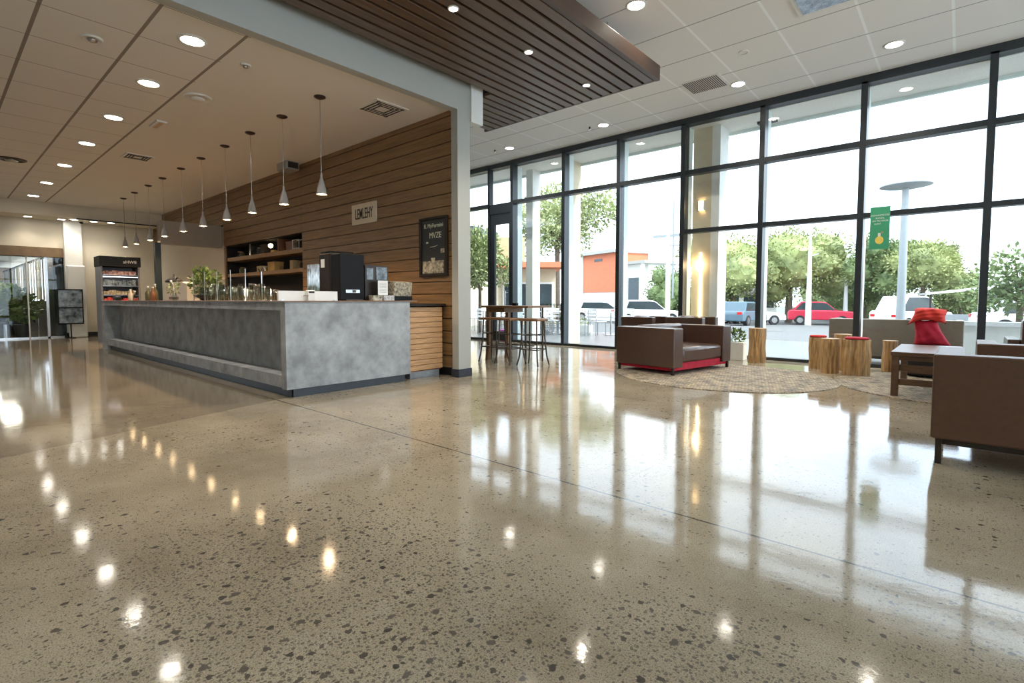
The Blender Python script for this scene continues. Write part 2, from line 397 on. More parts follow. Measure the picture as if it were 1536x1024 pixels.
struct(MB().box(XC-.145, XC+.012, 4.938, 5.202, 0, .115).build('baseboard_column', 'dark_kick'))
# planked wall and its niche
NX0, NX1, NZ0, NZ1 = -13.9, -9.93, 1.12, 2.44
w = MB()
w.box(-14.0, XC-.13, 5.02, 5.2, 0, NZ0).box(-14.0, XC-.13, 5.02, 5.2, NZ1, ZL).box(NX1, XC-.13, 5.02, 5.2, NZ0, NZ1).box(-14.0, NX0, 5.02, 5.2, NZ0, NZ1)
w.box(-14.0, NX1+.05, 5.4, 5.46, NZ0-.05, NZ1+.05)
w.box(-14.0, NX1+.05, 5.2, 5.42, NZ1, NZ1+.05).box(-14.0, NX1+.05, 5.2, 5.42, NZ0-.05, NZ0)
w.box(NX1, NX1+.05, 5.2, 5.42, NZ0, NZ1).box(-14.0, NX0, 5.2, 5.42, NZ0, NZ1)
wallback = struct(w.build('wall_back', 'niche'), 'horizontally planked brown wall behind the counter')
w = MB(); z = .12; PZ = .1795
seams = [-11.9, -9.93, -7.9]
while z < ZL-.02:
    z1 = min(z+PZ-.012, ZL)
    xs = [-14.0, -9.93, XC-.13]
    for a, b in zip(xs, xs[1:]):
        segs = [(a+.002, b-.002)]
        for (u, v) in segs:
            if a < -10 and z1 > NZ0+.02 and z < NZ1-.02:
                continue
            w.box(u, v, 4.985, 5.018, z, z1)
    z += PZ
w.build('planks', 'plank', wallback).location = -wallback.location
w = MB()
w.box(NX0-.1, NX0, 4.985, 5.018, NZ0, NZ1)
w.build('niche_frame', 'plank', wallback).location = -wallback.location
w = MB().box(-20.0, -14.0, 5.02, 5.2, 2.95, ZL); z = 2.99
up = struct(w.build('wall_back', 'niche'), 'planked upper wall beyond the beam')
w = MB()
while z < ZL-.02:
    w.box(-20, -14.01, 4.985, 5.018, z, min(z+PZ-.012, ZL)); z += PZ
w.build('planks', 'plank', up).location = -up.location
struct(MB().box(-20.0, -14.0, 5.0, 5.2, 0, 2.95).build('wall_back', 'wall'), 'cream wall under the planked upper wall')
# beam and its post
struct(MB().box(-14.35, -14.1, 3.66, 4.98, 2.42, 2.96).build('trim_3', mat('taupe_beam', (.27, .225, .175), .6, var=.05)), 'taupe beam over the far end of the counter')
tag(MB().box(-14.22, -14.10, 3.54, 3.66, 0, 2.44).build('support_post', 'postgreen'), 'dark green square post behind the counter by the plant', 'post')
# far end
w = MB().box(-20.2, -20.0, -5, 2.8, 2.62, 3.42).box(-20.2, -20.0, 2.8, 5.2, 0, 3.42)
struct(w.build('wall_far', 'wall_far'), 'cream wall at the far end')
struct(MB().box(-20.24, -19.95, -5, 2.8, 2.35, 2.62).build('trim_4', 'lintel'), 'brown lintel over the glazed opening')
struct(MB().box(-20.0, -19.75, 2.72, 3.12, 0, 3.42).build('wall_far', 'white'), 'white pilaster beside the glazed opening')
struct(MB().box(-19.75, -19.70, 2.70, 4.2, 0, .14).box(-20, -19.70, 2.68, 2.72, 0, .14).build('baseboard_far', 'matblack'))
# remaining shell
struct(MB().box(-14.6, -14.4, 5.46, YW, 0, ZM).build('wall_left', 'wall'))
struct(MB().box(-20.2, 7.2, -5.2, -5, 0, ZM).build('wall_rear', 'wall'))
w = MB().box(7.2, 7.4, -5, -4, 0, ZM).box(7.2, 7.4, -4, YW, ZM-.25, ZM)
struct(w.build('wall_right', 'white'))
w = MB()
for k in range(10): w.box(7.24, 7.40, -4+1.55*k-.04, -4+1.55*k+.04, 0, ZM-.25)
for z in (0, 2.44, 3.60): w.box(7.25, 7.38, -4, YW, z, z+.08)
f = struct(w.build('window_20', 'frame')); g = MB().box(7.30, 7.312, -4, YW, .05, ZM-.25).build('glass', 'glass', f); g.location = -f.location
# room beyond the opening
struct(MB().box(-36, -20.2, -3, 2.9, 2.72, 2.8).build('ceiling', 'white'), 'low white ceiling beyond the glazed opening')
struct(MB().box(-21.7, -20.2, 2.50, 2.60, 0, 2.72).box(-20.5, -20.2, 2.60, 2.85, 0, 2.72).box(-36, -21.7, 2.60, 2.70, 0, 1.08).build('wall_beyond', 'postgreen'), 'dark panels beyond the glass partition')
struct(MB().box(-36.1, -36, -3, 2.9, 0, 2.8).box(-36, -20.2, -3.1, -3, 0, 2.8).build('wall_beyond', 'lintel'))

# ------------------------------------------------------------------ window wall
MUL = [-14.4, -12.9, -11.4, -9.72, -8.88, -7.24, -5.76, -4.30, -2.82, -1.29, .24, 1.75, 3.25, 4.75, 6.25, 7.2]
n_win = 0
for i, (a, b) in enumerate(zip(MUL, MUL[1:])):
    if a == -9.72:   # the door bay
        d = MB().box(a-.035, a+.035, YW-.06, YW+.09, 0, ZM-.1).box(a, b, YW-.06, YW+.09, ZM-.12, ZM).box(a, b, YW-.06, YW+.09, 3.40, 3.66)
        d.box(a+.035, a+.19, YW-.03, YW+.04, 0, 3.4).box(b-.13, b-.035, YW-.03, YW+.04, 0, 3.4).box(a+.19, b-.13, YW-.03, YW+.04, 3.12, 3.4).box(a+.19, b-.13, YW-.03, YW+.04, 0.01, .26)
        f = struct(d.build('door_1', 'frame'), 'glazed charcoal door behind the bar table')
        g = MB().box(a+.19, b-.13, YW, YW+.01, .26, 3.12).box(a+.035, b-.035, YW, YW+.01, 3.66, ZM-.12).build('glass', 'glass', f); g.location = -f.location
        h = MB().cyl((b-.20, YW-.09, .85), (b-.20, YW-.09, 1.35), .014).cyl((b-.20, YW-.09, .9), (b-.20, YW-.02, .9), .01).cyl((b-.20, YW-.09, 1.3), (b-.20, YW-.02, 1.3), .01).build('door_handle', 'chrome', f); h.location = -f.location
        continue
    n_win += 1
    bw = .045
    d = MB().box(a-bw, a+bw, YW-.08, YW+.12, 0, ZM-.1).box(a, b, YW-.08, YW+.12, ZM-.13, ZM).box(a, b, YW-.06, YW+.10, 0, .055)
    d.box(a, b, YW-.07, YW+.10, 3.60, 3.69)
    if a >= -4.35: d.box(a, b, YW-.07, YW+.10, 2.44, 2.52)
    if i == len(MUL)-2: d.box(b-bw, b, YW-.08, YW+.12, 0, ZM-.1)
    f = struct(d.build('window_%d' % n_win, 'frame'))
    g = MB().box(a+bw, b-bw, YW, YW+.012, .05, ZM-.12).build('glass', 'glass', f); g.location = -f.location
    g = MB().box(a-bw, a+bw, YW+.12, YW+.30, 0, ZM-.1).build('mullion_cap', 'fin', f); g.location = -f.location

# exterior shell: soffit, piers, terrace
struct(MB().box(-16, 8, YW+.12, 11.15, 4.58, 4.75).build('trim_5', 'soffit'), 'dimpled soffit outside the windows')
struct(MB().box(-16, 8, 11.15, 11.22, 4.52, 4.9).build('trim_6', 'fin'), 'pale metal soffit edge')
w = MB().box(-4.24, -3.86, YW+.31, 10.95, -.02, 4.58)
tag(w.build('exterior_pier', 'pier'), 'tan stucco pier with sconces standing outside the window', 'pier')
tag(MB().box(-3.86, -3.70, YW+.31, 10.98, -.02, 4.58).build('sunlit_pier_side', 'stucco'), 'right side of the tan pier, sunlight put into its white colour', 'pier side')  # right side of the same pier; sunlight on it is painted as white
tag(MB().box(-8.95, -8.72, 10.80, 11.12, -.02, 4.58).build('exterior_column', 'stucco'), 'white outdoor column just right of the glazed door', 'column')
tag(MB().box(-7.62, -7.40, 10.80, 11.12, -.02, 4.58).build('exterior_column', 'pier'), 'narrow cream outdoor column, second from the glazed door', 'column')
def gz(y): return 0 - .02 if y < 16 else -.02 - .6*min(1, (y-16)/24)
w = MB()
for (y0, y1) in ((YW+.1, 16), (16, 40), (40, 160)):
    w.quad((-120, y0, gz(y0)), (60, y0, gz(y0)), (60, y1, gz(y1)), (-120, y1, gz(y1)))
struct(w.build('ground', 'asphalt'), 'grey car park outside')
def paver_mat():
    m, nt, b = _new('terrace_pavers')
    tc = N(nt, 'ShaderNodeNewGeometry'); br = N(nt, 'ShaderNodeTexBrick', i_Scale=1.6); nt.links.new(tc.outputs['Position'], br.inputs['Vector'])
    br.inputs['Color1'].default_value = (.135, .142, .145, 1); br.inputs['Color2'].default_value = (.115, .122, .125, 1); br.inputs['Mortar'].default_value = (.10, .11, .12, 1)
    br.inputs['Mortar Size'].default_value = .012
    nt.links.new(br.outputs[0], b.inputs['Base Color']); b.inputs['Roughness'].default_value = .3; return m
struct(MB().box(-36, 20, YW+.1, 15.5, -.06, -.012).build('terrace', paver_mat()), 'grey paved terrace outside the windows')

# slatted timber ceiling panel
r = thing('slatted_ceiling_panel', 'large dark walnut slatted ceiling panel hanging beside the header beam', 'ceiling panel', (0, 0, 0))
w = MB(); x = -6.40; SZ = 4.07
# the panel: part left of the header beam runs on behind the column only
n = 0
xs = []
x = -3.30
while x > -6.4:
    y0 = -4.6 if x > XC+.08 else 5.5
    w.box(x-.075, x+.050, y0, 6.62, SZ, SZ+.05); x -= .165
w.build('slats', 'slat', r, bevel=.004)
MB().box(XC+.02, -3.22, -4.6, 6.60, SZ+.075, SZ+.17).box(-6.45, XC+.02, 5.48, 6.60, SZ+.075, SZ+.17).build('backing', 'slatgap', r)
MB().box(-3.235, -3.17, -4.6, 6.66, SZ-.005, SZ+.19).box(-6.45, -3.235, 6.62, 6.66, SZ, SZ+.19).build('fascia', mat('walnut_fascia', (.075, .042, .028), .42, var=.15, stretch=(1, .5, 6)), r, bevel=.004)
w = MB()
for x in (-4.9, -3.6):
    for y in (-3, 0, 3, 6): w.cyl((x, y, SZ+.17), (x, y, ZM), .008, seg=6)
w.build('hanger_rods', 'chrome', r)

# ------------------------------------------------------------------ ceiling lights and fittings
def downlight(loc, rad, label, group, mt='downlight', power=80, col=(1, .90, .76), flush=.0, spot=True):
    r = thing('recessed_downlight', label, 'ceiling light', loc, 0, group)
    MB().lathe([(rad*1.28, 0), (rad*1.28, -.008), (rad*1.02, -.014), (rad*1.0, -.004), (rad*1.0, 0)], seg=24).build('trim_ring', 'trimwhite', r, smooth=True)
    MB().cyl((0, 0, -.006), (0, 0, -.001), rad*.98, seg=24).build('diffuser', mt, r)
    if spot:
        l = lamp('downlight_lamp', 'SPOT', (0, 0, -.03), power, col, r, spot_size=math.radians(120), spot_blend=.7, shadow_soft_size=rad*.6)
    return r
DL = [-6.07, -7.65, -9.45, -11.35, -13.5, -15.8, -18.0]
for i, x in enumerate(DL):
    downlight((x, 1.92, ZL), .105, 'round recessed downlight over the walkway, %s from the header beam' % ORD[i], 'downlights over the walkway', power=44)
for i, (x, y) in enumerate([(-19.55, 1.95), (-19.5, 2.65), (-19.3, 2.9), (-19.35, 3.35), (-19.3, 3.75)]):
    downlight((x, y, 3.42), .09, 'small bright downlight in the lowered far ceiling, %s from the left' % ORD[i], 'downlights in the lowered far ceiling', 'downlight_w', power=13)
for k, (p, lab) in enumerate([((-3.13, 5.89), 'beside the end of the slatted panel'), ((-.84, 9.18), 'over the log stools by the windows'), ((-2.94, 9.12), 'touching the slotted air grille'),
             ((-5.7, 9.38), 'in the corner strip between grille and column, third bay of windows'), ((-8.22, 9.30), 'nearest the glazed door')]):
    downlight((*p, ZM), .10, 'recessed lounge downlight ' + lab, 'lounge ceiling downlights', power=80)
downlight((-2.52, 8.02, ZM), .055, 'tiny white recessed light in the middle of a lounge ceiling tile', 'lounge ceiling downlights', 'trimwhite', spot=False)
for k, y in enumerate([6.13, 4.87, 3.66, 2.4, 1.2]):
    if k < 3 or True:
        downlight((-4.0, y, SZ), .045, 'small spotlight set between the walnut slats, %s from the far end' % ORD[k], 'spotlights in the slatted panel', power=45)

pend = None
PX = [-6.46, -7.55, -8.67, -9.73, -10.9, -12.05, -13.3, -14.4, -15.6, -16.7]
for i, x in enumerate(PX):
    lab = 'white cone pendant light over the counter, %s from the right in the row' % ORD[i]
    if pend is None:
        pend = thing('pendant_light', lab, 'pendant light', (x, 3.53, ZL), 0, 'row of ten cone pendants over the counter')
        MB().lathe([(.075, 0), (.075, -.012), (.045, -.028), (.012, -.034), (0.001, -.034)], seg=20).build('ceiling_canopy', 'bronze', pend, smooth=True)
        MB().cyl((0, 0, -.03), (0, 0, -1.02), .0055, seg=8).build('cord', 'chrome', pend)
        MB().lathe([(.013, -1.0), (.016, -1.06), (.034, -1.11), (.052, -1.18), (.066, -1.25), (.072, -1.275), (.068, -1.275), (.060, -1.24), (.03, -1.12), (.001, -1.1)], seg=24).build('shade', 'shade', pend, smooth=True)
        MB().ball((0, 0, -1.255), .050, 2, (1, 1, .55)).build('bulb', 'pend_glow', pend, smooth=True)
        lamp('pendant_lamp', 'SPOT', (0, 0, -1.30), 42, (1, .70, .42), pend, spot_size=math.radians(140), spot_blend=.6, shadow_soft_size=.05)
    else:
        dup(pend, (x, 3.53, ZL), None, lab)

def diffuser(loc, w_, label, name='air_diffuser'):
    r = thing(name, label, 'air vent', loc)
    MB().box(-w_, w_, -w_, w_, -.012, 0).build('frame', 'trimwhite', r)
    m = MB()
    for k in range(3):
        s = w_*(.86-.2*k)
        for (x0, x1, y0, y1) in ((-s, s, s-.035, s-.012), (-s, s, -s+.012, -s+.035), (-s+.012, -s+.035, -s, s), (s-.035, s-.012, -s, s)): m.box(x0, x1, y0, y1, -.0145, -.012)
    m.build('slots', 'ventdark', r); return r
diffuser((-6.20, 4.32, ZL), .26, 'square four-way air diffuser in the cream ceiling above the planked wall')
diffuser((-11.7, 2.72, ZL), .22, 'square air diffuser in the cream ceiling near the fifth pendant')
def round_fit(loc, rad, label, name, cat, dark=False, body='trimwhite'):
    r = thing(name, label, cat, loc)
    MB().lathe([(rad, 0), (rad, -.012), (rad*.85, -.022), (rad*.82, -.016), (.001, -.016)], seg=28).build('rim', body, r, smooth=True)
    m = MB().lathe([(rad*.5, -.016), (rad*.42, -.035), (.001, -.038)], seg=20); m.build('centre', 'chrome' if dark else body, r, smooth=True); return r
round_fit((-7.7, 2.48, ZL), .17, 'large round ceiling speaker in the cream ceiling beside the pendants', 'ceiling_speaker', 'ceiling speaker')
round_fit((-6.79, 1.23, ZL), .09, 'round smoke detector in the cream ceiling at the upper left', 'smoke_detector', 'smoke detector', True)
round_fit((-6.24, 2.51, ZL), .055, 'small sprinkler rosette between the first downlight and first pendant', 'ceiling_sprinkler', 'sprinkler', True)
round_fit((-13.7, 1.18, ZL), .22, 'dark oval air outlet in the cream ceiling at the left edge', 'round_air_outlet', 'air vent', True, 'bronze')
r = thing('emergency_light', 'small rectangular emergency light in the cream ceiling left of the pendants', 'emergency light', (-9.27, 2.43, ZL))
MB().box(-.20, .20, -.07, .07, -.03, 0).build('housing', 'trimwhite', r, bevel=.01)
MB().box(-.16, .16, -.03, .03, -.034, -.03).build('lens', mat('amber_lens', (.6, .42, .25), .3), r)
r = thing('projector_box', 'grey box hanging from the cream ceiling by the planked wall', 'ceiling unit', (-10.0, 4.78, ZL))
MB().box(-.22, .18, -.13, .13, -.15, 0).build('housing', mat('grey_box', (.33, .31, .27), .5), r, bevel=.01)
MB().box(.18, .195, -.10, .10, -.13, -.02).build('grille', 'legmetal', r)
r = thing('slotted_air_grille', 'slotted rectangular air grille in the lounge ceiling tiles', 'air vent', (-3.36, 8.76, ZM))
MB().box(-.32, .32, -.29, .29, -.01, 0).build('frame', 'trimwhite', r)
m = MB()
for k in range(18): m.box(-.29+.032*k, -.276+.032*k, -.26, .26, -.013, -.01)
m.build('slots', 'ventdark', r)
r = thing('fluorescent_fixture', 'grey recessed fluorescent fixture at the top edge of the lounge ceiling', 'ceiling light', (-1.30, 7.05, ZM))
MB().box(-.38, .38, -.45, .45, -.02, 0).build('frame', 'trimwhite', r)
MB().box(-.33, .33, -.40, .40, -.026, -.02).build('lens', mat('mirror_louvre', (.35, .38, .42), .2, metal=.8, var=.4, scale=9), r)
r = thing('fire_sprinkler', 'small fire sprinkler head hanging near the fluorescent fixture', 'sprinkler', (-.82, 7.35, ZM))
MB().cyl((0, 0, -.05), (0, 0, 0), .014).lathe([(.03, -.05), (.03, -.055), (.001, -.056)]).build('head', 'chrome', r)
MB().cyl((0, 0, -.006), (0, 0, 0), .035).build('rosette', 'trimwhite', r)
for lab, p in (('small ceiling spot fitting left of the downlight near the third window bay', (-5.98, 9.3)), ('small ceiling spot fitting left of the downlight nearest the door', (-8.6, 9.2))):
    r = thing('sprinkler_head', lab, 'sprinkler', (*p, ZM)); MB().cyl((0, 0, -.05), (0, 0, 0), .018).build('stem', 'bronze', r); MB().cyl((0, 0, -.06), (0, 0, -.05), .035).build('deflector', 'chrome', r)
r = thing('light_track', 'long thin black ceiling track behind the pendants at the far end', 'ceiling track', (-18.96, 4.0, 3.42))
MB().box(-.02, .02, -1.1, .95, -.03, -.0).build('rail', 'matblack', r)
r = thing('security_camera', 'small white dome security camera on the lowered far ceiling', 'security camera', (-19.55, 3.10, 3.42))
MB().cyl((0, 0, -.03), (0, 0, 0), .07).build('mount', 'trimwhite', r); MB().ball((0, 0, -.035), .05).build('dome', 'black', r, smooth=True)
r = thing('soffit_floodlight', 'small dark floodlight under the outdoor soffit', 'floodlight', (-2.95, 10.9, 4.58))
MB().box(-.17, .17, -.06, .06, -.05, 0).build('housing', 'legmetal', r); MB().ball((-.05, 0, -.06), .045).build('lens', 'chrome', r, smooth=True)

# ------------------------------------------------------------------ service counter
CX0, CX1 = -14.6, -5.6
r = thing('service_counter', 'long concrete service counter with recessed front and wood-edged top', 'counter', (0, 0, 0)); counter = r
MB().box(CX0, CX1, 2.6, 3.35, .985, 1.078).box(-6.55, CX1, 3.35, 4.30, .985, 1.078).build('concrete_top', 'concrete', r)
MB().box(CX0-.01, CX1+.012, 2.585, 3.36, 1.078, 1.094).box(-6.56, CX1+.012, 3.36, 4.42, 1.078, 1.094).build('wood_top', 'ctrwood', r, bevel=.003)
MB().box(-14.4, -5.72, 2.88, 2.94, .2, .985).build('front_panel', 'concrete', r)
MB().box(-14.4, -5.72, 2.64, 2.88, .10, .24).build('bottom_rail', 'concrete', r)
MB().box(-5.72, CX1, 2.6, 4.30, .10, .985).build('end_panel', 'concrete', r)
MB().box(CX0, -14.4, 2.6, 3.35, .0, .985).build('side_leg', 'concrete', r)
MB().box(-14.4, -5.66, 2.70, 2.76, 0, .10).box(-5.70, -5.655, 2.70, 4.24, 0, .10).box(-14.4, -5.7, 3.2, 3.26, 0, .98).box(-6.5, -6.44, 3.26, 4.24, 0, .98).build('kickboard', 'kick', r)
r = thing('back_cabinet', 'oak clad cabinet between the counter end and the planked wall', 'cabinet', (0, 0, 0))
m = MB(); z = .12
while z < 1.0:
    m.box(-5.70, -5.665, 4.33, 4.93, z, min(z+.069, 1.0)); z += .0745
m.build('cladding', 'cladding', r, bevel=.003)
MB().box(-9.8, -5.70, 4.36, 4.93, .10, 1.0).build('carcass', 'rosewood', r)
MB().box(-9.85, -5.63, 4.32, 4.97, 1.015, 1.05).build('worktop', 'espresso', r, bevel=.003)
MB().box(-9.8, -5.74, 4.40, 4.93, 0, .10).build('plinth', 'concrete', r)

# sign and chalkboard on the planks
r = thing('wall_sign', 'cream rectangular sign with hand-painted black letters on the planked wall', 'sign', (-7.70, 4.985, 2.40))
MB().box(-.365, .365, -.025, 0, 0, .345).build('board', 'cream', r, bevel=.003)
text('lettering', 'LEMLEHY', 'ink', r, (0.01, -.0265, .165), (PI/2, 0, 0), .25, sx=.52, bold=.0015)
r = thing('menu_chalkboard', 'tall black framed menu chalkboard at the end of the planked wall', 'chalkboard', (-5.885, 4.985, 1.45))
MB().box(-.31, .31, -.045, 0, 0, .035).box(-.31, .31, -.045, 0, .835, .87).box(-.31, -.275, -.045, 0, .035, .835).box(.275, .31, -.045, 0, .035, .835).build('frame', 'espresso', r, bevel=.004)
MB().box(-.28, .28, -.02, -.001, .03, .84).build('slate', 'chalk', r)
text('heading', 'IL MyPermini', 'chalkmark', r, (-.0, -.0215, .745), (PI/2, 0, 0), .085, sx=.95)
text('heading', 'MVZE', 'chalkmark', r, (.04, -.0215, .60), (PI/2, 0, 0), .12, sx=.9)
MB().box(-.17, -.12, -.0215, -.02, .49, .515).build('chalk_dot', 'chalkmark', r)
MB().prism([(-.08, .432), (.02, .436), (.09, .452), (.09, .458), (.02, .442), (-.08, .438)], -.0215, -.02).build('chalk_stroke', 'chalkmark', r)
MB().box(-.25, .22, -.024, -.02, .05, .23).box(-.05, .03, -.026, -.02, .22, .275).box(.16, .24, -.024, -.02, .34, .40).build('picture', 'photo', r)

# shelves in the niche
for k, (z0, z1, lab) in enumerate([(1.67, 1.75, 'lower brown wooden shelf in the dark niche'), (2.06, 2.15, 'upper brown wooden shelf in the dark niche')]):
    tag(MB().box(NX0+.01, NX1-.01, 5.02, 5.39, z0, z1).build('wall_shelf', 'shelfwood', bevel=.004), lab, 'shelf')
def jar(x, y, z, r_, h, m, label, group=None, cat='jar', name='storage_jar'):
    t = thing(name, label, cat, (x, y, z), 0, group)
    MB().lathe([(r_*.9, 0), (r_, .01), (r_, h*.75), (r_*.7, h*.88)], seg=18).build('body', m, t, smooth=True)
    MB().lathe([(r_*.74, h*.86), (r_*.76, h), (.001, h)], seg=18).build('lid', 'shelfwood', t); return t
def crate(x, y, z, w_, d, h, m, label, name='wooden_box', cat='box', lid=True):
    t = thing(name, label, cat, (x, y, z))
    MB().box(-w_/2, w_/2, -d/2, d/2, 0, h*.86).build('body', m, t, bevel=.004)
    if lid: MB().box(-w_/2-.006, w_/2+.006, -d/2-.006, d/2+.006, h*.86, h).build('lid', m, t, bevel=.003)
    return t
Z1, Z2 = 2.151, 1.751
jar(-13.55, 5.2, Z1, .07, .16, 'cglass', 'glass jar at the left end of the upper niche shelf')
jar(-13.3, 5.15, Z1, .06, .13, 'jar', 'squat olive jar on the upper niche shelf, second from the left')
tag(MB().box(-12.62, -12.56, 5.05, 5.35, Z1, Z1+.26).build('shelf_divider', 'chrome'), 'thin metal divider on the left half of the upper niche shelf', 'divider')
jar(-12.3, 5.15, Z1, .06, .17, 'cglass', 'clear jar right of the thin metal divider, upper niche shelf')
crate(-12.05, 5.2, Z1, .22, .2, .22, 'espresso', 'dark brown box right of the clear jar, upper niche shelf')
r = thing('table_lamp', 'small glowing lamp in the middle of the upper niche shelf', 'lamp', (-11.72, 5.15, Z1))
MB().lathe([(.05, 0), (.05, .01), (.008, .02), (.008, .12)]).build('base', 'bronze', r); MB().ball((0, 0, .17), .055).build('bulb', emit('dim_globe', (1, .8, .45), 2.0), r, smooth=True)
crate(-11.4, 5.11, Z1, .16, .14, .05, 'card', 'flat amber box on the front edge of the upper niche shelf', lid=False)
tag(MB().box(-11.16, -11.12, 5.05, 5.38, Z1, Z1+.27).build('shelf_divider', 'rosewood'), 'brown upright divider right of centre, upper niche shelf', 'divider')
crate(-10.72, 5.22, Z1, .5, .16, .2, 'rosewood', 'wide reddish-brown box behind the wire rack, upper niche shelf')
r = thing('wire_rack', 'pale wire rack at the right end of the upper niche shelf', 'rack', (-10.35, 5.1, Z1))
m = MB()
for sx in (-.14, .14):
    for sy in (-.04, .04): m.cyl((sx, sy, 0), (sx, sy, .19), .006, seg=6)
for sy in (-.04, .04): m.cyl((-.14, sy, .19), (.14, sy, .19), .006, seg=6).cyl((-.14, sy, .02), (.14, sy, .02), .006, seg=6)
m.build('frame', 'polewhite', r)
m = MB()
for k in range(6): m.lathe([(.018, .022), (.018, .13), (.008, .15), (.001, .15)], c=(-.11+.044*k, 0, 0), seg=10)
m.build('vials', 'cglass', r)
jar(-13.25, 5.15, Z2, .09, .15, 'jar', 'round olive pot at the left end of the lower niche shelf')
crate(-12.1, 5.15, Z2, .30, .2, .15, 'basket', 'grey-brown wicker basket on the lower niche shelf', 'wicker_basket', 'basket', False)
t = crate(-11.45, 5.13, Z2, .34, .2, .19, 'card', 'amber cardboard box in the middle of the lower niche shelf', 'cardboard_box')
jar(-11.1, 5.1, Z2, .04, .09, 'cglass', 'small glass cup right of the amber cardboard box')
crate(-10.55, 5.15, Z2, .12, .2, .21, 'basket', 'tall tan carton on the lower niche shelf', 'tall_carton', 'box', False)
jar(-10.32, 5.2, Z2, .06, .15, 'espresso', 'dark jar right of the tall tan carton')
jar(-10.06, 5.12, Z2, .06, .18, 'cglass', 'clear glass dome jar at the right end of the lower niche shelf')

CT = 1.094
# black coffee machine
r = thing('coffee_machine', 'tall black coffee machine on the counter', 'coffee machine', (-6.15, 3.62, CT))
MB().box(-.26, .02, -.18, .20, 0, .62).build('side_cabinet', 'espresso', r, bevel=.02)
MB().box(.02, .245, -.17, .185, .0, .60).build('front_housing', 'black', r, bevel=.015)
MB().box(-.24, .0, -.17, .18, .62, .645).build('top_cover', 'black', r, bevel=.008)
m = MB().box(-.20, -.11, -.184, -.18, .43, .54).build('sticker', 'paper', r)
MB().box(.245, .262, -.10, .10, .10, .14).build('drip_spout', 'chrome', r)
MB().box(.245, .30, -.12, .12, 0, .02).build('drip_tray', 'legmetal', r)
MB().lathe([(.025, .0), (.04, .045), (.036, .045), (.001, .01)], c=(-.02, -.235, 0), seg=18).build('drip_cup', 'paper', r)
MB().lathe([(.022, 0), (.022, .03), (.001, .03)], c=(.265, .02, .105), seg=12).build('dial', 'jar', r)
# white low screen with card terminal
r = thing('counter_screen', 'low white screen panel on the counter beside the coffee machine', 'counter screen', (-5.90, 2.98, CT))
MB().box(-.015, .015, -.32, .42, 0, .115).build('panel', 'paper', r)
MB().box(-.04, .04, -.30, -.26, 0, .01).box(-.04, .04, .36, .40, 0, .01).build('feet', 'chrome', r)
r = thing('card_terminal', 'white upright card terminal in front of the low white screen', 'card terminal', (-5.84, 3.02, CT))
MB().box(-.03, .03, -.045, .045, 0, .125).build('body', 'white', r, bevel=.006)
MB().box(.03, .032, -.035, .035, .09, .112).build('screen', 'ink', r)
MB().box(.0, .05, -.085, -.045, .055, .062).build('card', 'rosewood', r)
# display monitor
r = thing('display_stand', 'dark display stand with pinned pictures right of the coffee machine', 'display stand', (-5.93, 4.0, CT))
MB().box(-.03, .0, -.17, .19, 0, .47).build('panel', 'legmetal', r, bevel=.004)
MB().box(.0, .006, .0, .17, .28, .45).box(.0, .006, -.15, -.05, .28, .43).build('pictures', 'scratch', r)
MB().box(-.10, .06, -.12, .12, 0, .015).build('base', 'legmetal', r)
r = thing('sheet_holder', 'upright acrylic holder with a white printed sheet', 'sign holder', (-5.82, 4.02, CT+.07))
MB().box(-.004, .004, -.075, .085, 0, .20).build('holder', 'acrylic', r)
MB().box(.004, .006, -.072, .082, .004, .196).build('sheet', 'paper', r)
m = MB()
for k in range(7): m.box(.006, .0065, -.05, .06, .04+.02*k, .043+.02*k)
m.build('printed_lines', 'ink', r)
r = thing('product_carton', 'brown and cream patterned carton under the sheet holder', 'box', (-5.82, 3.93, CT)); MB().box(-.05, .05, -.09, .05, 0, .07).build('body', 'photo', r, bevel=.003)
r = thing('product_carton', 'white printed carton right of the brown carton', 'box', (-5.80, 4.09, CT)); MB().box(-.05, .05, -.09, .07, 0, .068).build('body', mat('white_print', (.4, .4, .4), .6, var=.6, scale=90, c2=(.85, .85, .85)), r, bevel=.003)
r = thing('snack_basket', 'cream and green snack basket at the end of the counter', 'basket', (-5.86, 4.30, CT))
MB().prism([(-.09, .06), (.09, .06), (.11, .25), (-.10, .27)], -.13, .16).build('wrapped_snacks', 'packs2', r)
MB().box(-.10, .10, -.14, .17, 0, .06).build('tray', 'black', r, bevel=.006)

# glassware
gl = None
gi = 0
rs = random.Random(4)
for row, y in enumerate((2.85, 3.0, 3.15, 3.28)):
    for k in range(11):
        x = -8.95+.165*k+rs.uniform(-.02, .02); h = rs.choice((.16, .2, .24))
        if gl is None:
            gl = thing('drinking_glass', 'clear drinking glass in the crowded glassware cluster on the counter', 'glass', (x, y, CT), 0, 'glassware cluster on the counter')
            MB().lathe([(.026, 0), (.034, .2), (.031, .2), (.024, .008), (.001, .008)], seg=14).build('tumbler', 'cglass', gl, smooth=True)
        else: dup(gl, (x, y, CT), None, scale=(1.15, 1.15, h/.2))
r = thing('glass_screen', 'clear sneeze guard on slim posts around the glassware', 'sneeze guard', (-8.1, 2.78, CT))
m = MB()
for x in (-1.0, -.5, .0, .5, 1.0): m.cyl((x, 0, 0), (x, 0, .42), .007, seg=8)
m.build('posts', 'chrome', r)
MB().box(-1.0, 1.0, -.004, .004, .03, .30).build('pane', 'acrylic', r)
r = thing('tap_tower', 'slim silver tap tower left of the coffee machine', 'tap', (-7.6, 3.2, CT))
MB().cyl((0, 0, 0), (0, 0, .02), .06).tube([(0, 0, 0), (0, 0, .42), (.04, 0, .47), (.10, 0, .47), (.13, 0, .42)], .012).build('tower', 'chrome', r)
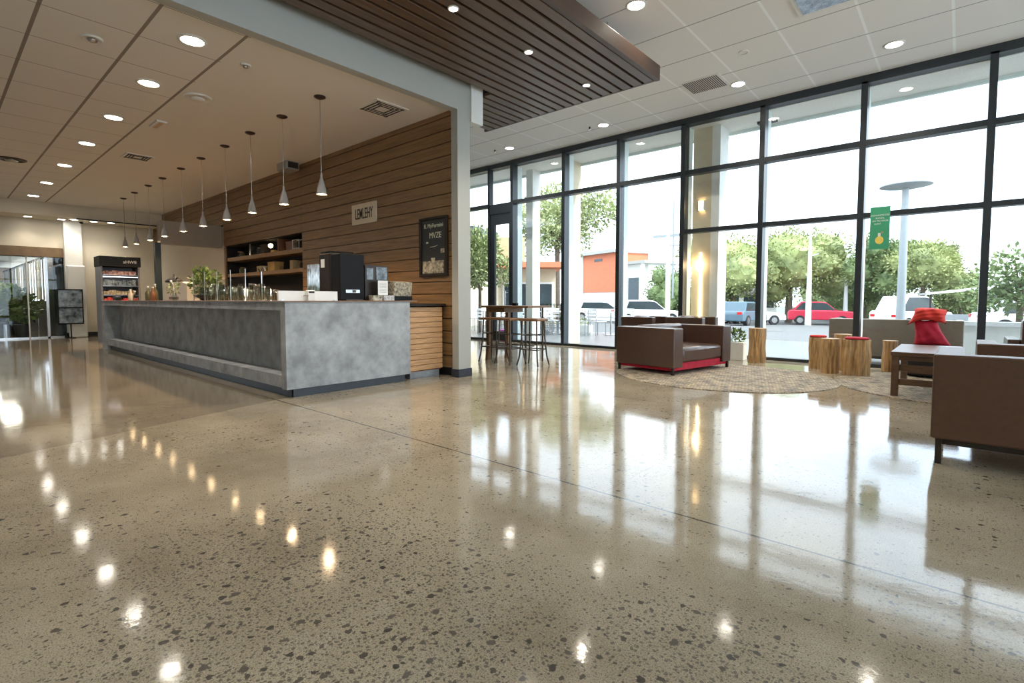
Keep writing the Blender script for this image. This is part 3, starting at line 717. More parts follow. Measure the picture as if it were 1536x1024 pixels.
MB().cyl((-.02, 0, .40), (-.10, 0, .46), .01).build('lever', 'black', r)
r = thing('mirror_panel', 'mottled silver upright panel left of the coffee machine', 'panel', (-6.75, 3.55, CT))
MB().box(-.17, .17, -.01, .01, 0, .50).build('panel', mat('mottled_mirror', (.18, .20, .17), .15, metal=.5, var=.8, scale=16, c2=(.66, .70, .68), stretch=(2, 1, .5)), r)
MB().box(-.19, .19, -.03, .03, 0, .015).build('foot', 'chrome', r)

# plants built from leaf blades
def leaf_mesh(mb, n, ctr, rad, size, rnd, sc=(1, 1, 1)):
    for _ in range(n):
        d = Vector((rnd.gauss(0, 1), rnd.gauss(0, 1), rnd.gauss(0, 1)))
        if d.length == 0: continue
        d.normalize(); q = rad*(rnd.random()**.45)
        p = Vector((ctr[0]+d.x*q*sc[0], ctr[1]+d.y*q*sc[1], ctr[2]+d.z*q*sc[2]))
        u = (d+Vector((rnd.uniform(-.8, .8), rnd.uniform(-.8, .8), rnd.uniform(-.5, .8)))).normalized()
        v = u.cross(Vector((rnd.uniform(-1, 1), rnd.uniform(-1, 1), rnd.uniform(-1, 1)))).normalized()
        s = size*rnd.uniform(.6, 1.3)
        mb.quad(p, p+u*s*.5+v*s*.28, p+u*s, p+u*s*.5-v*s*.28)
r = thing('potted_plant', 'bushy green potted plant on the counter behind the black bowl', 'plant', (-9.75, 3.15, CT))
rp = random.Random(2); m = MB()
leaf_mesh(m, 300, (0, 0, .28), .25, .075, rp, (1, .9, .85)); leaf_mesh(m, 90, (-.12, 0, .46), .12, .07, rp); leaf_mesh(m, 80, (.26, .05, .40), .11, .07, rp)
m.build('foliage', 'leaf', r)
m = MB()
for k in range(7): m.tube([(0, 0, .08), (rp.uniform(-.1, .1), rp.uniform(-.1, .1), .25), (rp.uniform(-.28, .3), rp.uniform(-.15, .15), rp.uniform(.35, .5))], .004, 5)
m.build('stems', 'bark', r)
MB().lathe([(.07, 0), (.10, .12), (.09, .12), (.001, .10)]).build('pot', 'white', r)
r = thing('serving_bowl', 'shallow black bowl on the counter in front of the plant', 'bowl', (-9.05, 2.95, CT))
MB().lathe([(.06, 0), (.15, .06), (.19, .075), (.18, .08), (.05, .02), (.001, .02)], seg=24, sx=1.1).build('bowl', 'black', r, smooth=True)
MB().lathe([(.16, .076), (.12, .095), (.001, .10)], seg=24).build('lid', 'matblack', r, smooth=True)
r = thing('register_housing', 'large beige till housing on the counter left of the plant', 'cash register', (-10.95, 3.1, CT))
MB().prism([(-.62, 0), (.62, 0), (.62, .30), (.30, .34), (-.62, .34)], -.05, .14).build('housing', 'beige_box', r)
MB().box(-.40, .15, -.054, -.05, .02, .07).build('drawer', 'lintel', r)
r = thing('milk_kettle', 'matte black kettle standing on the beige till housing', 'kettle', (-11.25, 3.12, CT+.34))
MB().lathe([(.15, 0), (.15, .03), (.10, .07), (.05, .10), (.022, .11), (.022, .16), (.001, .165)]).build('body', 'matblack', r, smooth=True)
MB().tube([(.1, 0, .06), (.16, 0, .09), (.2, 0, .08)], .012).build('spout', 'matblack', r)
r = thing('flower_vase', 'small vase of pale flowers on the counter left of the bushy plant', 'vase', (-10.3, 2.85, CT))
MB().lathe([(.035, 0), (.045, .07), (.025, .12), (.03, .14)]).build('vase', 'cglass', r, smooth=True)
m = MB(); leaf_mesh(m, 90, (0, 0, .2), .10, .05, rp); m.build('foliage', 'leaf_o2', r)
m = MB().tube([(0, 0, .1), (-.06, 0, .28), (-.16, 0, .34)], .006, 6).ball((-.17, 0, .34), .02); m.build('stem', 'polewhite', r)
for k, (x, y, h, mm, lab) in enumerate([(-12.55, 3.0, .26, 'jar', 'dark green bottle right of the green post'), (-12.25, 3.05, .30, 'jar', 'tall olive bottle with white cap by the till'), (-12.0, 2.95, .24, 'rosewood', 'brown bottle against the beige till housing'), (-13.55, 3.0, .18, 'cglass', 'clear jug left of the green post'), (-13.9, 3.0, .22, 'beige_box', 'frosted pitcher at the left end of the counter')]):
    t = thing('drinks_bottle', lab, 'bottle', (x, y, CT))
    MB().lathe([(.045, 0), (.05, .01), (.05, h*.6), (.018, h*.8), (.018, h)]).build('body', mm, t, smooth=True); MB().cyl((0, 0, h), (0, 0, h+.03), .02).build('cap', 'paper', t)
r = thing('sugar_caddy', 'small dark caddy with blue packets near the left end of the counter', 'caddy', (-14.15, 2.8, CT))
MB().box(-.13, .13, -.05, .05, 0, .07).build('tray', 'black', r, bevel=.004); MB().box(-.11, .11, -.04, .04, .07, .10).build('packets', 'scratch', r)

# refrigerated display
r = thing('refrigerated_display', 'open refrigerated display case full of red packs behind the counter', 'display fridge', (-16.95, 3.40, 0), 0)
MB().box(-.35, .28, -.42, -.38, .0, 1.98).box(-.35, .28, .38, .42, 0, 1.98).box(-.35, -.30, -.38, .38, 0, 1.98).box(-.30, .28, -.38, .38, 0, .9).build('cabinet', mat('grey_cabinet', (.18, .18, .20), .4), r)
MB().box(-.35, .32, -.44, .44, 1.98, 2.24).build('header', 'matblack', r, bevel=.006)
text('header_lettering', 'aHWE', 'paper', r, (.323, .20, 2.10), (PI/2, 0, PI/2), .11, bold=.002)
for z0, mm, lb in ((.92, 'packs', .26), (1.24, 'packs2', .13), (1.48, 'scratch', .16), (1.76, 'magenta', .12)):
    MB().box(-.30, .26, -.38, .38, z0-.02, z0).build('shelf', 'chrome', r)
    m = MB(); rr = random.Random(int(z0*100)); y = -.36
    while y < .32:
        wd = rr.uniform(.05, .11); m.box(-.2, .22+rr.uniform(-.03, .03), y, min(y+wd-.006, .37), z0, z0+lb*rr.uniform(.7, 1)); y += wd
    m.build('packets', mm, r)
MB().box(.25, .26, -.37, .37, 1.70, 1.715).build('light_strip', emit('case_strip', (.9, .95, 1), 2.5), r)

# glazed opening at the far left
r = thing('glass_partition', 'clear glass partition with thin metal posts at the far left', 'glass partition', (0, 0, 0))
MB().box(-20.06, -20.04, .6, 2.74, .03, 2.33).build('glass', 'glass', r)
MB().box(-20.08, -20.02, 2.30, 2.36, .0, 2.34).box(-20.08, -20.02, .55, .60, 0, 2.34).box(-20.08, -20.02, .6, 2.72, 0, .04).build('posts', 'chrome', r)
MB().box(-20.02, -19.99, 1.9, 1.93, 0, 2.34).build('mullion', 'polewhite', r)
r = thing('strip_curtain', 'pale pleated strip curtain along the side of the room beyond', 'curtain', (0, 0, 0))
m = MB(); x = -34.0
while x < -21.8:
    m.box(x, x+.205, 2.46+.03*math.sin(x*9), 2.475+.03*math.sin(x*9), 1.12, 2.42); x += .215
m.build('drape', 'curtain', r)
MB().box(-34.2, -21.75, 2.44, 2.54, 2.42, 2.47).build('rail', 'matblack', r)
MB().box(-30.4, -30.3, 2.42, 2.44, 0, 2.45).box(-26.1, -26.0, 2.42, 2.44, 0, 2.45).box(-23.1, -23.05, 2.42, 2.44, 0, 2.45).build('posts', 'chrome', r)
for k, (x, y) in enumerate([(-23.5, 1.7), (-27.5, 1.5)]):
    r = thing('ceiling_panel_light', 'flat lit ceiling panel beyond the glass partition, %s' % ('nearer one' if k == 0 else 'farther one'), 'ceiling light', (x, y, 2.72))
    MB().box(-1.0, 1.0, -.25, .25, -.03, 0).build('frame', 'trimwhite', r); MB().box(-.95, .95, -.2, .2, -.034, -.03).build('diffuser', 'panel_glow', r)
    lamp('panel_lamp', 'AREA', (0, 0, -.06), 22, (1, .93, .8), r, shape='RECTANGLE', size=1.8, size_y=.4)
r = thing('hanging_sign_rail', 'thin hanging rail fixture beyond the glass partition', 'hanging fixture', (-21.6, 1.9, 2.72)); MB().cyl((0, 0, -.28), (0, 0, 0), .012, seg=6).build('drop', 'chrome', r); MB().box(-.02, .02, -.6, .6, -.30, -.28).build('bar', 'polewhite', r)
base_plant = None
for k, (x, y, s, lab) in enumerate([(-20.95, 1.85, 1.0, 'leafy green plant standing just behind the glass partition by the pilaster'), (-23.3, .75, 1.15, 'dense green plant, second from the pilaster'),
        (-22.9, 1.85, 1.1, 'green plant under the strip curtain, third from the pilaster'), (-24.6, 1.75, 1.2, 'green plant under the strip curtain, fourth from the pilaster'), (-26.4, 1.7, 1.2, 'green plant at the left edge under the strip curtain')]):
    if base_plant is None:
        base_plant = thing('indoor_plant', lab, 'plant', (x, y, 0), 0, 'plants beyond the glass partition')
        m = MB(); rr = random.Random(8)
        leaf_mesh(m, 420, (0, 0, .85), .42, .16, rr, (1, 1, .95)); leaf_mesh(m, 70, (0, 0, 1.2), .2, .15, rr); m.build('foliage', 'leaf', base_plant)
        MB().lathe([(.16, 0), (.2, .38), (.18, .38), (.001, .36)]).build('pot', 'matblack', base_plant)
        m = MB()
        for j in range(5): m.tube([(0, 0, .34), (rr.uniform(-.2, .2), rr.uniform(-.2, .2), .9)], .008, 5)
        m.build('stems', 'bark', base_plant)
    else: dup(base_plant, (x, y, 0), k*1.3, lab, scale=(s, s, s))
r = thing('waiting_bench', 'low dark bench with metal legs at the far left edge', 'bench', (-21.9, 1.15, 0))
MB().box(-.3, .3, -.45, .45, .36, .42).build('seat', 'matblack', r, bevel=.01)
for sx in (-.27, .27):
    for sy in (-.4, .4): MB().box(sx-.015, sx+.015, sy-.015, sy+.015, 0, .36).build('leg', 'chrome', r)
MB().box(-.3, -.26, -.45, .45, .42, .62).build('backrest', 'matblack', r, bevel=.01)
r = thing('kiosk_board', 'tall rounded white kiosk board with dark screen against the pilaster', 'kiosk', (-19.60, 2.93, 0))
MB().box(-.06, .06, -.21, .21, 0, 2.12).build('board', 'white', r, bevel=.04)
r2 = thing('poster_screen', 'dark blue poster screen leaning on the white kiosk board', 'poster', (-19.43, 2.74, .40))
MB().box(-.015, .015, -.28, .30, 0, 1.02).build('frame', 'black', r2, bevel=.006)
MB().cyl((0, .0, -.40), (0, .0, 0), .015).cyl((0, 0, -.40), (0, 0, -.385), .12).build('stand', 'black', r2)
MB().box(.015, .018, -.25, .27, .50, .98).box(.015, .018, -.25, .27, .04, .46).build('print', 'scratch', r2)

# ------------------------------------------------------------------ lounge furniture
def sofa(name, label, loc, rz, w_, d, h, arm=.2, back=.22, seat=.36, z0=.13, mt='leather', basecol=None, group=None, cushion=True, slope=0, cat='sofa', fullback=False):
    """opens towards local +x; back-left corner at the origin, width along +y"""
    r = thing(name, label, cat, loc, rz, group)
    for (a, b, nm) in ((0, arm, 'armrest'), (w_-arm, w_, 'armrest')):
        MB().box(0, d, a, b, z0, h).build(nm, mt, r, bevel=.015)
    if slope:
        MB().prism([(0, z0), (back, z0), (back, h), (back-.06, h+slope), (-.08, h+slope), (-.06, h)], arm, w_-arm).build('backrest', mt, r, bevel=.02)
    else:
        MB().box(-.012 if fullback else 0, back*.75, -.004 if fullback else arm, w_+.004 if fullback else w_-arm, z0, h+(.004 if fullback else -.01)).build('backrest', mt, r, bevel=.012)
    n = max(1, round((w_-2*arm)/.75)); cw = (w_-2*arm)/n
    for k in range(n):
        MB().box(back*.7, d-.015, arm+k*cw+.004, arm+(k+1)*cw-.004, z0+.06, seat+.06).build('seat_cushion', mt, r, bevel=.05, smooth='auto')
        if cushion:
            MB().box(back*.75, back*.75+.17, arm+k*cw+.004, arm+(k+1)*cw-.004, seat+.06, h+.02, Euler((0, -.10, 0))).build('back_cushion', mt, r, bevel=.05, smooth='auto')
    MB().box(.05, d-.05, .05, w_-.05, z0-.045, z0+.06).build('base_frame', basecol or 'legmetal', r)
    for x in (.04, d-.04):
        for y in (.04, w_-.04): MB().box(x-.017, x+.017, y-.017, y+.017, 0, z0).build('leg', 'legmetal', r)
    return r
sofa('loveseat', 'boxy brown leather loveseat with a red base, standing on the rug edge', (-4.1, 7.2, 0), math.radians(-10), 1.6, 1.05, .69, arm=.24, basecol='red', z0=.115, seat=.34)
sofa('club_armchair', 'brown leather armchair behind the loveseat, left one by the window', (-5.0, 8.95, 0), 0, .8, .66, .78, arm=.15)
sofa('club_armchair', 'brown leather armchair behind the loveseat, right one beside the pier', (-4.12, 9.0, 0), 0, .8, .70, .79, arm=.15)
# sofa in the right foreground, its back to the camera
sofa('lounge_sofa', 'large chestnut leather sofa cut by the right edge, seen from behind', (1.75, 4.43, 0), PI/2, 1.87, .85, .735, arm=.16, back=.2, z0=.175, mt='leather2', cushion=False, fullback=True)
sofa('lounge_sofa', 'brown sofa beyond the foreground sofa, only its top edge showing', (1.7, 6.30, 0), PI/2, 1.57, .75, .70, arm=.15, mt='leather2', cushion=False, fullback=True)
sofa('lounge_chair', 'dark leather lounge chair with a curved back by the right-hand windows', (1.20, 8.75, 0), PI/2, .75, .75, .62, arm=.12, slope=.24, cushion=False, cat='armchair')
# outdoor sofa and low wall
sofa('patio_sofa', 'long taupe sofa on the terrace right outside the windows', (.05, 10.78, -.012), PI/2, 1.83, .7, .78, arm=.1, mt='tan', z0=.14, cushion=False, fullback=True)
r = thing('terrace_parapet', 'low white terrace wall behind the outdoor sofa', 'low wall', (0, 13.2, -.012))
MB().box(-1.95, 6, 0, .22, 0, .62).build('wall', 'stucco', r); MB().box(-2.0, 6.05, -.05, .27, .62, .70).build('coping', 'carwhite', r)
# rugs
for (cx, cy, rx, ry, lab) in ((-2.62, 7.62, 1.5, 1.42, 'round tan and grey woven rug under the loveseat'), (.12, 8.45, 1.42, 1.5, 'round tan and grey woven rug under the coffee table')):
    tag(MB().lathe([(1, 0), (1, .008), (.985, .012), (.001, .012)], c=(cx, cy, 0), seg=72, sx=rx, sy=ry).build('round_rug', 'rug'), lab, 'rug')
RZ = .012
# log stools
def log(loc, rad, h, label, seed, pad=None):
    t = thing('log_stool', label, 'stool', loc, 0, 'log stools'); rr = random.Random(seed); seg = 40
    prof = []
    lob = [(rr.uniform(0, 2*PI), rr.choice((2, 3, 5)), rr.uniform(.02, .07)) for _ in range(3)]
    def R_(a): 
        v = 1 + sum(am*math.cos(k*(a-p)) for p, k, am in lob)
        for c in cracks: 
            dd = abs((a-c+PI) % (2*PI)-PI)
            if dd < .09: v -= .22*(1-dd/.09)
        return v*rad
    cracks = [rr.uniform(0, 2*PI) for _ in range(4)]+[-1.5, -.9]
    m = MB(); rings = []
    for i in range(6):
        z = h*i/5; tw = .05*math.sin(i+seed); k = 1+.06*math.cos(i*1.3+seed)*(0 if i in (0, 5) else 1)
        rings.append([m.bm.verts.new((R_(2*PI*j/seg+tw)*k*math.cos(2*PI*j/seg), R_(2*PI*j/seg+tw)*k*math.sin(2*PI*j/seg), z)) for j in range(seg)])
    for a, b in zip(rings, rings[1:]):
        for j in range(seg): m.bm.faces.new((a[j], a[(j+1) % seg], b[(j+1) % seg], b[j]))
    m.bm.faces.new(rings[0][::-1]); m.bm.faces.new(rings[-1]); m.build('trunk', 'log', t)
    m = MB(); vs = [m.bm.verts.new((R_(2*PI*j/seg)*.95*math.cos(2*PI*j/seg), R_(2*PI*j/seg)*.95*math.sin(2*PI*j/seg), h+.003)) for j in range(seg)]; m.bm.faces.new(vs)
    m.build('cut_top', 'logtop', t)
    if pad: MB().lathe([(rad*.8, 0), (rad*.92, .012), (rad*.8, .03), (.001, .036)], c=(0, 0, h+.004), seg=24, sx=1.05).build('seat_pad', pad, t, smooth=True)
    return t
log((-1.46, 8.98, 0.0), .125, .52, 'pale split log stool in front, left of the widest red-topped one', 1)
log((-1.72, 9.50, 0), .13, .50, 'reddish log stool at the left of the cluster with a red pad', 2, 'orangered')
log((-1.12, 8.92, RZ), .165, .515, 'wide pale log stool with a red pad, largest of the cluster', 3, 'red')
log((-1.38, 9.55, 0), .12, .56, 'tan log stool at the back of the cluster', 5)
log((-.79, 9.66, RZ), .10, .47, 'slim amber log stool standing alone in front of the outdoor sofa', 4)
log((-2.70, 9.72, 0), .15, .60, 'tall split log stool standing alone beside the loveseat by the window', 6)
# planter
r = thing('window_planter', 'white box planter with green plant between loveseat and log stool', 'planter', (-3.12, 9.86, 0))
MB().box(-.17, .17, -.13, .13, 0, .33).build('box', 'bwhite', r, bevel=.006)
m = MB(); leaf_mesh(m, 240, (0, 0, .42), .17, .07, rp, (1, .8, .8)); m.build('foliage', 'leaf', r)
# ottoman and cushions
r = thing('floor_ottoman', 'low rounded black ottoman under the red cushions', 'ottoman', (-.28, 9.45, 0))
MB().lathe([(.28, .03), (.33, .06), (.35, .30), (.32, .38), (.2, .42), (.001, .43)], seg=32, sx=1.05).build('body', 'matblack', r, smooth=True)
for a in range(3): MB().cyl((.2*math.cos(a*2.1), .2*math.sin(a*2.1), 0), (.2*math.cos(a*2.1), .2*math.sin(a*2.1), .04), .02).build('foot', 'black', r)
def pillow_mesh(w_, h, t, n=14, taper=0., shear=0., seed=0):
    m = MB(); rr = random.Random(seed); g = {}
    for side in (1, -1):
        for i in range(n+1):
            for j in range(n+1):
                u, v = i/n*2-1, j/n*2-1
                edge = (1-u**4)*(1-v**4); pin = 1-.06*(u*u*(1-v*v)+v*v*(1-u*u))*2
                x = u*w_/2*pin*(1-taper*(v+1)/2)+shear*(v+1)/2; z = (v*pin*.5+.5)*h
                y = side*t*.5*max(0, edge)**.5*(1+.10*math.sin(u*7+v*3+seed)+.08*math.sin(v*11-u*4))
                if edge <= 1e-6 and side == -1: g[(side, i, j)] = g[(1, i, j)]; continue
                g[(side, i, j)] = m.bm.verts.new((x, y, z))
    for side in (1, -1):
        for i in range(n):
            for j in range(n):
                f = (g[(side, i, j)], g[(side, i+1, j)], g[(side, i+1, j+1)], g[(side, i, j+1)])
                m.bm.faces.new(f if side > 0 else f[::-1])
    return m
r = thing('scatter_cushion', 'crimson cushion standing on the black ottoman', 'cushion', (-.28, 9.45, .43), 0)
pillow_mesh(.44, .40, .20, taper=.42, shear=-.10, seed=1).build('cover', 'red', r, smooth=True)
r = thing('scatter_cushion', 'scarlet cushion flopped over the top of the crimson cushion', 'cushion', (-.36, 9.43, .80), 0)
o = pillow_mesh(.44, .20, .26, taper=.15, shear=.05, seed=3)
for v in o.bm.verts:
    u = v.co.x/.22
    if u < -.3: v.co.z += -.10*(-u-.3)**1.2
    if u > .3: v.co.z += -.05*(u-.3)
o.build('cover', 'orangered', r, smooth=True)
# slatted coffee table
r = thing('coffee_table', 'dark wooden table with two side rails behind the foreground sofa', 'table', (-.58, 7.2, RZ))
MB().box(0, .62, 0, 1.35, .46, .505).build('tabletop', 'tablewood', r, bevel=.006)
for x in (0.01, .54):
    for y in (0.01, 1.27): MB().box(x, x+.07, y, y+.07, 0, .46).build('leg', 'tablewood', r, bevel=.004)
for y in (.025, 1.285):
    for z in (.13, .29): MB().box(.08, .54, y, y+.035, z, z+.07).build('rail', 'tablewood', r, bevel=.004)
    MB().box(.08, .54, y, y+.035, .41, .46).build('apron', 'tablewood', r)
for x in (.025, .555): MB().box(x, x+.035, .08, 1.27, .41, .46).build('apron', 'tablewood', r)

# bar table and stools
r = thing('bar_table', 'tall wooden bar table beside the glazed door', 'table', (-6.03, 7.05, 0), 0)
MB().box(-.62, .50, -.32, .32, .965, 1.0).build('tabletop', 'barwood', r, bevel=.004)
MB().box(-.54, -.10, -.26, .26, .88, .965).build('apron', 'barwood', r)
for x, y in ((-.50, -.24), (-.44, .22)):
    MB().box(x-.035, x+.035, y-.035, y+.035, .30, .965).prism([(x-.035, .30), (x+.035, .30), (x-.005, 0), (x-.065, 0)], y-.03, y+.03).build('leg', 'barwood', r)
for x, y in ((.38, -.24), (.38, .24)): MB().cyl((x, y, 0), (x, y, .965), .018).build('leg', 'iron', r)
MB().box(-.46, .38, -.01, .01, .28, .30).build('stretcher', 'iron', r)
def stool(loc, rz, label):
    t = thing('bar_stool', label, 'bar stool', loc, rz, 'bar stools')
    MB().box(-.19, .19, -.17, .17, .755, .795).build('seat', 'stoolwood', t, bevel=.012)
    for sx in (-1, 1):
        for sy in (-1, 1):
            MB().tube([(sx*.14, sy*.12, .757), (sx*.15, sy*.13, .45), (sx*.175, sy*.155, .16), (sx*.205, sy*.185, .01)], .013, 8).build('leg', 'iron', t, smooth='auto')
    for z, k in ((.28, .168), (.52, .153)):
        MB().tube([(-k, -k+.02, z), (k, -k+.02, z), (k, k-.02, z), (-k, k-.02, z), (-k, -k+.02, z)], .008, 6).build('foot_ring', 'iron', t)
    return t
stool((-6.22, 6.62, 0), .1, 'wood-seated iron bar stool at the left front of the bar table')
stool((-5.80, 6.58, 0), -.15, 'wood-seated iron bar stool in the middle front of the bar table')
stool((-5.36, 6.66, 0), .12, 'wood-seated iron bar stool at the right end of the bar table')
r = thing('napkin_holder', 'small black holder on the bar table', 'holder', (-6.05, 7.0, 1.0)); MB().box(-.05, .05, -.03, .03, 0, .05).build('body', 'black', r, bevel=.004)
# banner on the window
r = thing('window_banner', 'green hanging poster with a yellow fruit drawing on the window frame', 'banner', (-1.02, YW-.09, 1.92))
MB().box(-.13, .13, -.004, .004, 0, .67).build('sheet', 'green', r)
for k, (s, sz) in enumerate([('DONUNMICCES', .034), ('SUCIOL', .034), ('-EN TIG RROB', .034), ('LUNT', .034)]):
    text('lettering', s, 'paper', r, (-.0 if k != 3 else -.03, -.0052, .535-.045*k), (PI/2, 0, 0), sz, .0006)
m = MB(); vs = [m.bm.verts.new((.0+.055*math.cos(a*PI/16)*(1+.04*math.sin(a*3)), -.0052, .14+.062*math.sin(a*PI/16))) for a in range(32)]; m.bm.faces.new(vs); m.build('fruit_drawing', 'yellow', r)
MB().box(-.02, .015, -.0056, -.005, .20, .255).build('stem_drawing', 'paper', r); MB().prism([(.01, .25), (.05, .24), (.055, .275), (.02, .28)], -.0058, -.005).build('leaf_drawing', 'leaf_o2', r)

# sconce and strip reflection on the pier
r = thing('wall_sconce', 'square amber wall sconce high on the tan pier', 'wall lamp', (-4.04, YW+.31, 2.93))
MB().box(-.05, .05, -.07, 0, 0, .18).build('housing', 'sconce', r, bevel=.004); MB().box(-.055, -.05, -.08, 0, -.005, .185).box(.05, .055, -.08, 0, -.005, .185).build('side_plates', 'trimwhite', r)
r = thing('strip_reflection', 'tall thin amber strip light reflection with round bulb, drawn glowing on the tan pier', 'wall lamp', (-4.05, YW+.31, .72))  # reflection of a light strip, built as a glowing part
MB().box(-.013, .013, -.03, 0, 0, 1.35).build('strip', 'strip_glow', r); MB().ball((-.02, -.06, 1.10), .05).build('bulb', 'pend_glow', r, smooth=True)

# ------------------------------------------------------------------ outdoors
crown_cache = {}
def tree(label, loc, rad, h, mt, seed=1, sc=(1, 1, .85), n=3600, leaf=.34, name='tree', trunk=True, group='trees beyond the car park', cat='tree', core=True):
    t = thing(name, label, cat, loc, 0, group); rr = random.Random(seed); m = MB()
    lobes = [(0, 0, h-rad*sc[2], rad*.8)]+[(rr.uniform(-.6, .6)*rad*sc[0], rr.uniform(-.6, .6)*rad*sc[1], h-rad*sc[2]+rr.uniform(-.6, .5)*rad*sc[2], rad*rr.uniform(.35, .55)) for _ in range(11)]
    for (x, y, z, q) in lobes:
        leaf_mesh(m, int(n*(q/rad)**2*(.9 if core else .5)), (x, y, z), q, leaf*(.62 if core else .9), rr, sc)
        if not core: continue
        b0 = len(m.bm.verts); m.ball((x, y, z), q*.72, 3, sc); m.bm.verts.ensure_lookup_table()
        for v in list(m.bm.verts)[b0:]: v.co += (v.co-Vector((x, y, z)))*rr.uniform(-.16, .10)
    m.build('crown', mt, t)
    if trunk:
        m = MB().cyl((0, 0, -.4), (0, 0, h-rad*sc[2]), rad*.07, rad*.045, 10)
        for k in range(5): m.cyl((0, 0, h-rad*sc[2]*1.6), (rr.uniform(-.6, .6)*rad, rr.uniform(-.6, .6)*rad, h-rad*sc[2]*rr.uniform(.5, 1.1)), rad*.03, rad*.01, 6)
        m.build('trunk', 'bark', t)
    return t
tree('large broad green tree left of the red car, left half of the pair', (-13.4, 41.5, gz(41)), 4.0, 7.6, 'leaf_o', 1, n=5200)
tree('large broad green tree left of the red car, right and tallest of the pair', (-9.9, 43.5, gz(40)), 4.0, 8.1, 'leaf_o', 2, n=5200)
tree('rounded green tree behind the two thin white poles', (-9.8, 60, -.62), 4.4, 7.0, 'leaf_o2', 3, n=4200)
tree('green tree at the left of the window with the banner', (-5.9, 50, -.62), 3.4, 6.1, 'leaf_d', 4, n=3600)
tree('dark green tree just left of the grey lamp post', (-3.9, 44, -.62), 2.4, 6.3, 'leaf_d', 5, n=3400)
tree('green tree just right of the grey lamp post', (-1.9, 43, -.62), 2.4, 6.0, 'leaf_o', 6, n=3600)
tree('pale round tree at the right of the lamp post tree', (.0, 50, -.62), 2.0, 4.4, 'leaf_o2', 9, n=2400)
tree('sparse small tree with a leaning trunk at the right edge', (1.4, 22.5, gz(22.5)), 1.5, 3.25, 'leaf_d', 7, n=1500, leaf=.18, core=False)
tree('tall narrow green tree behind the utility pole', (-14.2, 32.5, gz(32)), 1.9, 4.0, 'leaf_d', 8, sc=(.9, .9, 1.0), n=3600, leaf=.22)
tree('narrow green tree left of the utility pole', (-15.9, 36.5, gz(36)), 1.6, 3.6, 'leaf_d', 10, sc=(.9, .9, 1.0), n=3000, leaf=.22)
tree('hazy pale green tree seen above the porch roof', (-19.0, 26, gz(26)), 3.0, 9.0, 'leaf_o2', 11, n=7000, leaf=.25, core=False)
tree('leafy green tree at the far left window', (-12.5, 12.6, -.02), 1.0, 3.9, 'leaf_o2', 12, n=4500, leaf=.16, sc=(1, .9, 1.2), core=False)
tree('clipped round hedge tree far right beyond the canopies', (-.3, 60, -.62), 2.2, 3.6, 'leaf_o', 13, n=1500)
tree('low green tree between the thin poles and the mullion', (-6.6, 52, -.62), 3.0, 4.2, 'leaf_o2', 14, n=2600)
tree('small tree at the far right beyond the parapet', (6.6, 44, -.62), 2.0, 3.4, 'leaf_d', 15, n=1800)

def car(label, loc, rz, paint, L=4.4, H=1.5, suv=False):
    t = thing('parked_car', label, 'car', loc, rz, 'parked cars')
    W = 1.75
    if suv: body = [(-L/2, .35), (L/2, .35), (L/2, .75), (L/2-.15, .95), (L*.24, 1.02), (-L/2+.12, 1.05), (-L/2, .9)]
    else: body = [(-L/2, .30), (L/2, .30), (L/2, .6), (L/2-.2, .78), (L*.22, .88), (-L/2+.1, .92), (-L/2, .75)]
    MB().prism(body, -W/2, W/2).build('body', paint, t, bevel=.07)
    hb = body[4][1]-.03
    cab = [(L*.24, hb), (L*.08, H-.06), (0, H), (-L*.3, H), (-L*.44 if suv else -L*.36, hb)]
    MB().prism(cab, -W/2+.12, W/2-.12).build('cabin', paint, t, bevel=.05)
    k = .05
    win = [(L*.215, hb+.04), (L*.085, H-.12), (0, H-.08), (-L*.28, H-.08), (-L*.39 if suv else -L*.32, hb+.04)]
    MB().prism(win, -W/2+.105, W/2-.105).build('side_windows', 'bglass', t)
    MB().quad((L*.235, -.62, hb+.05), (L*.235, .62, hb+.05), (L*.09, .58, H-.10), (L*.09, -.58, H-.10)).build('windscreen', 'bglass', t)
    for sx in (-L*.31, L*.31):
        for sy in (-W/2+.08, W/2-.08):
            q = MB().cyl((sx, sy-.11, .33), (sx, sy+.11, .33), .33, seg=20).build('wheel', 'tyre', t); MB().cyl((sx, sy-.12, .33), (sx, sy+.12, .33), .19, seg=14).build('hubcap', 'chrome', q)
    MB().box(-L/2-.01, -L/2+.05, -.78, -.5, .7, .85).box(-L/2-.01, -L/2+.05, .5, .78, .7, .85).build('tail_lamps', 'taillamp', t, bevel=.01)
    MB().box(L/2-.06, L/2+.01, -.78, -.5, .58, .70).box(L/2-.06, L/2+.01, .5, .78, .58, .70).build('headlamps', 'chrome', t, bevel=.01)
    return t
car('red parked hatchback seen between two window mullions', (-7.4, 41.2, -.62), .25, 'carred', 4.0, 1.62, True)
car('blue-grey parked car near the left of the big tree', (-10.2, 33.2, gz(33)), 1.5, 'blue', 3.9, 1.45)
car('white parked car between the blue-grey car and the red one', (-11.0, 37.4, gz(38)), .7, 'carwhite', 4.3, 1.45)
car('white parked car half hidden by the tan pier', (-13.2, 38.4, gz(38)), .8, 'carwhite', 4.2, 1.45)
car('white parked car far beyond the bar table', (-23.5, 26.5, gz(26)), .6, 'carwhite', 4.4, 1.45)
car('white parked car in front of the terracotta building', (-18.6, 30.5, gz(30)), .65, 'carwhite', 4.4, 1.4)
car('white parked car in front of the narrow green trees', (-14.4, 29.0, gz(29)), .6, 'carwhite', 4.2, 1.45)
car('white parked car at the far right behind the parapet', (2.6, 31, gz(30)), .2, 'carwhite', 4.4, 1.45)
car('pale blue parked van top behind the red cushions', (-2.2, 38.5, gz(38)), 1.0, 'carwhite', 4.4, 1.9, True)

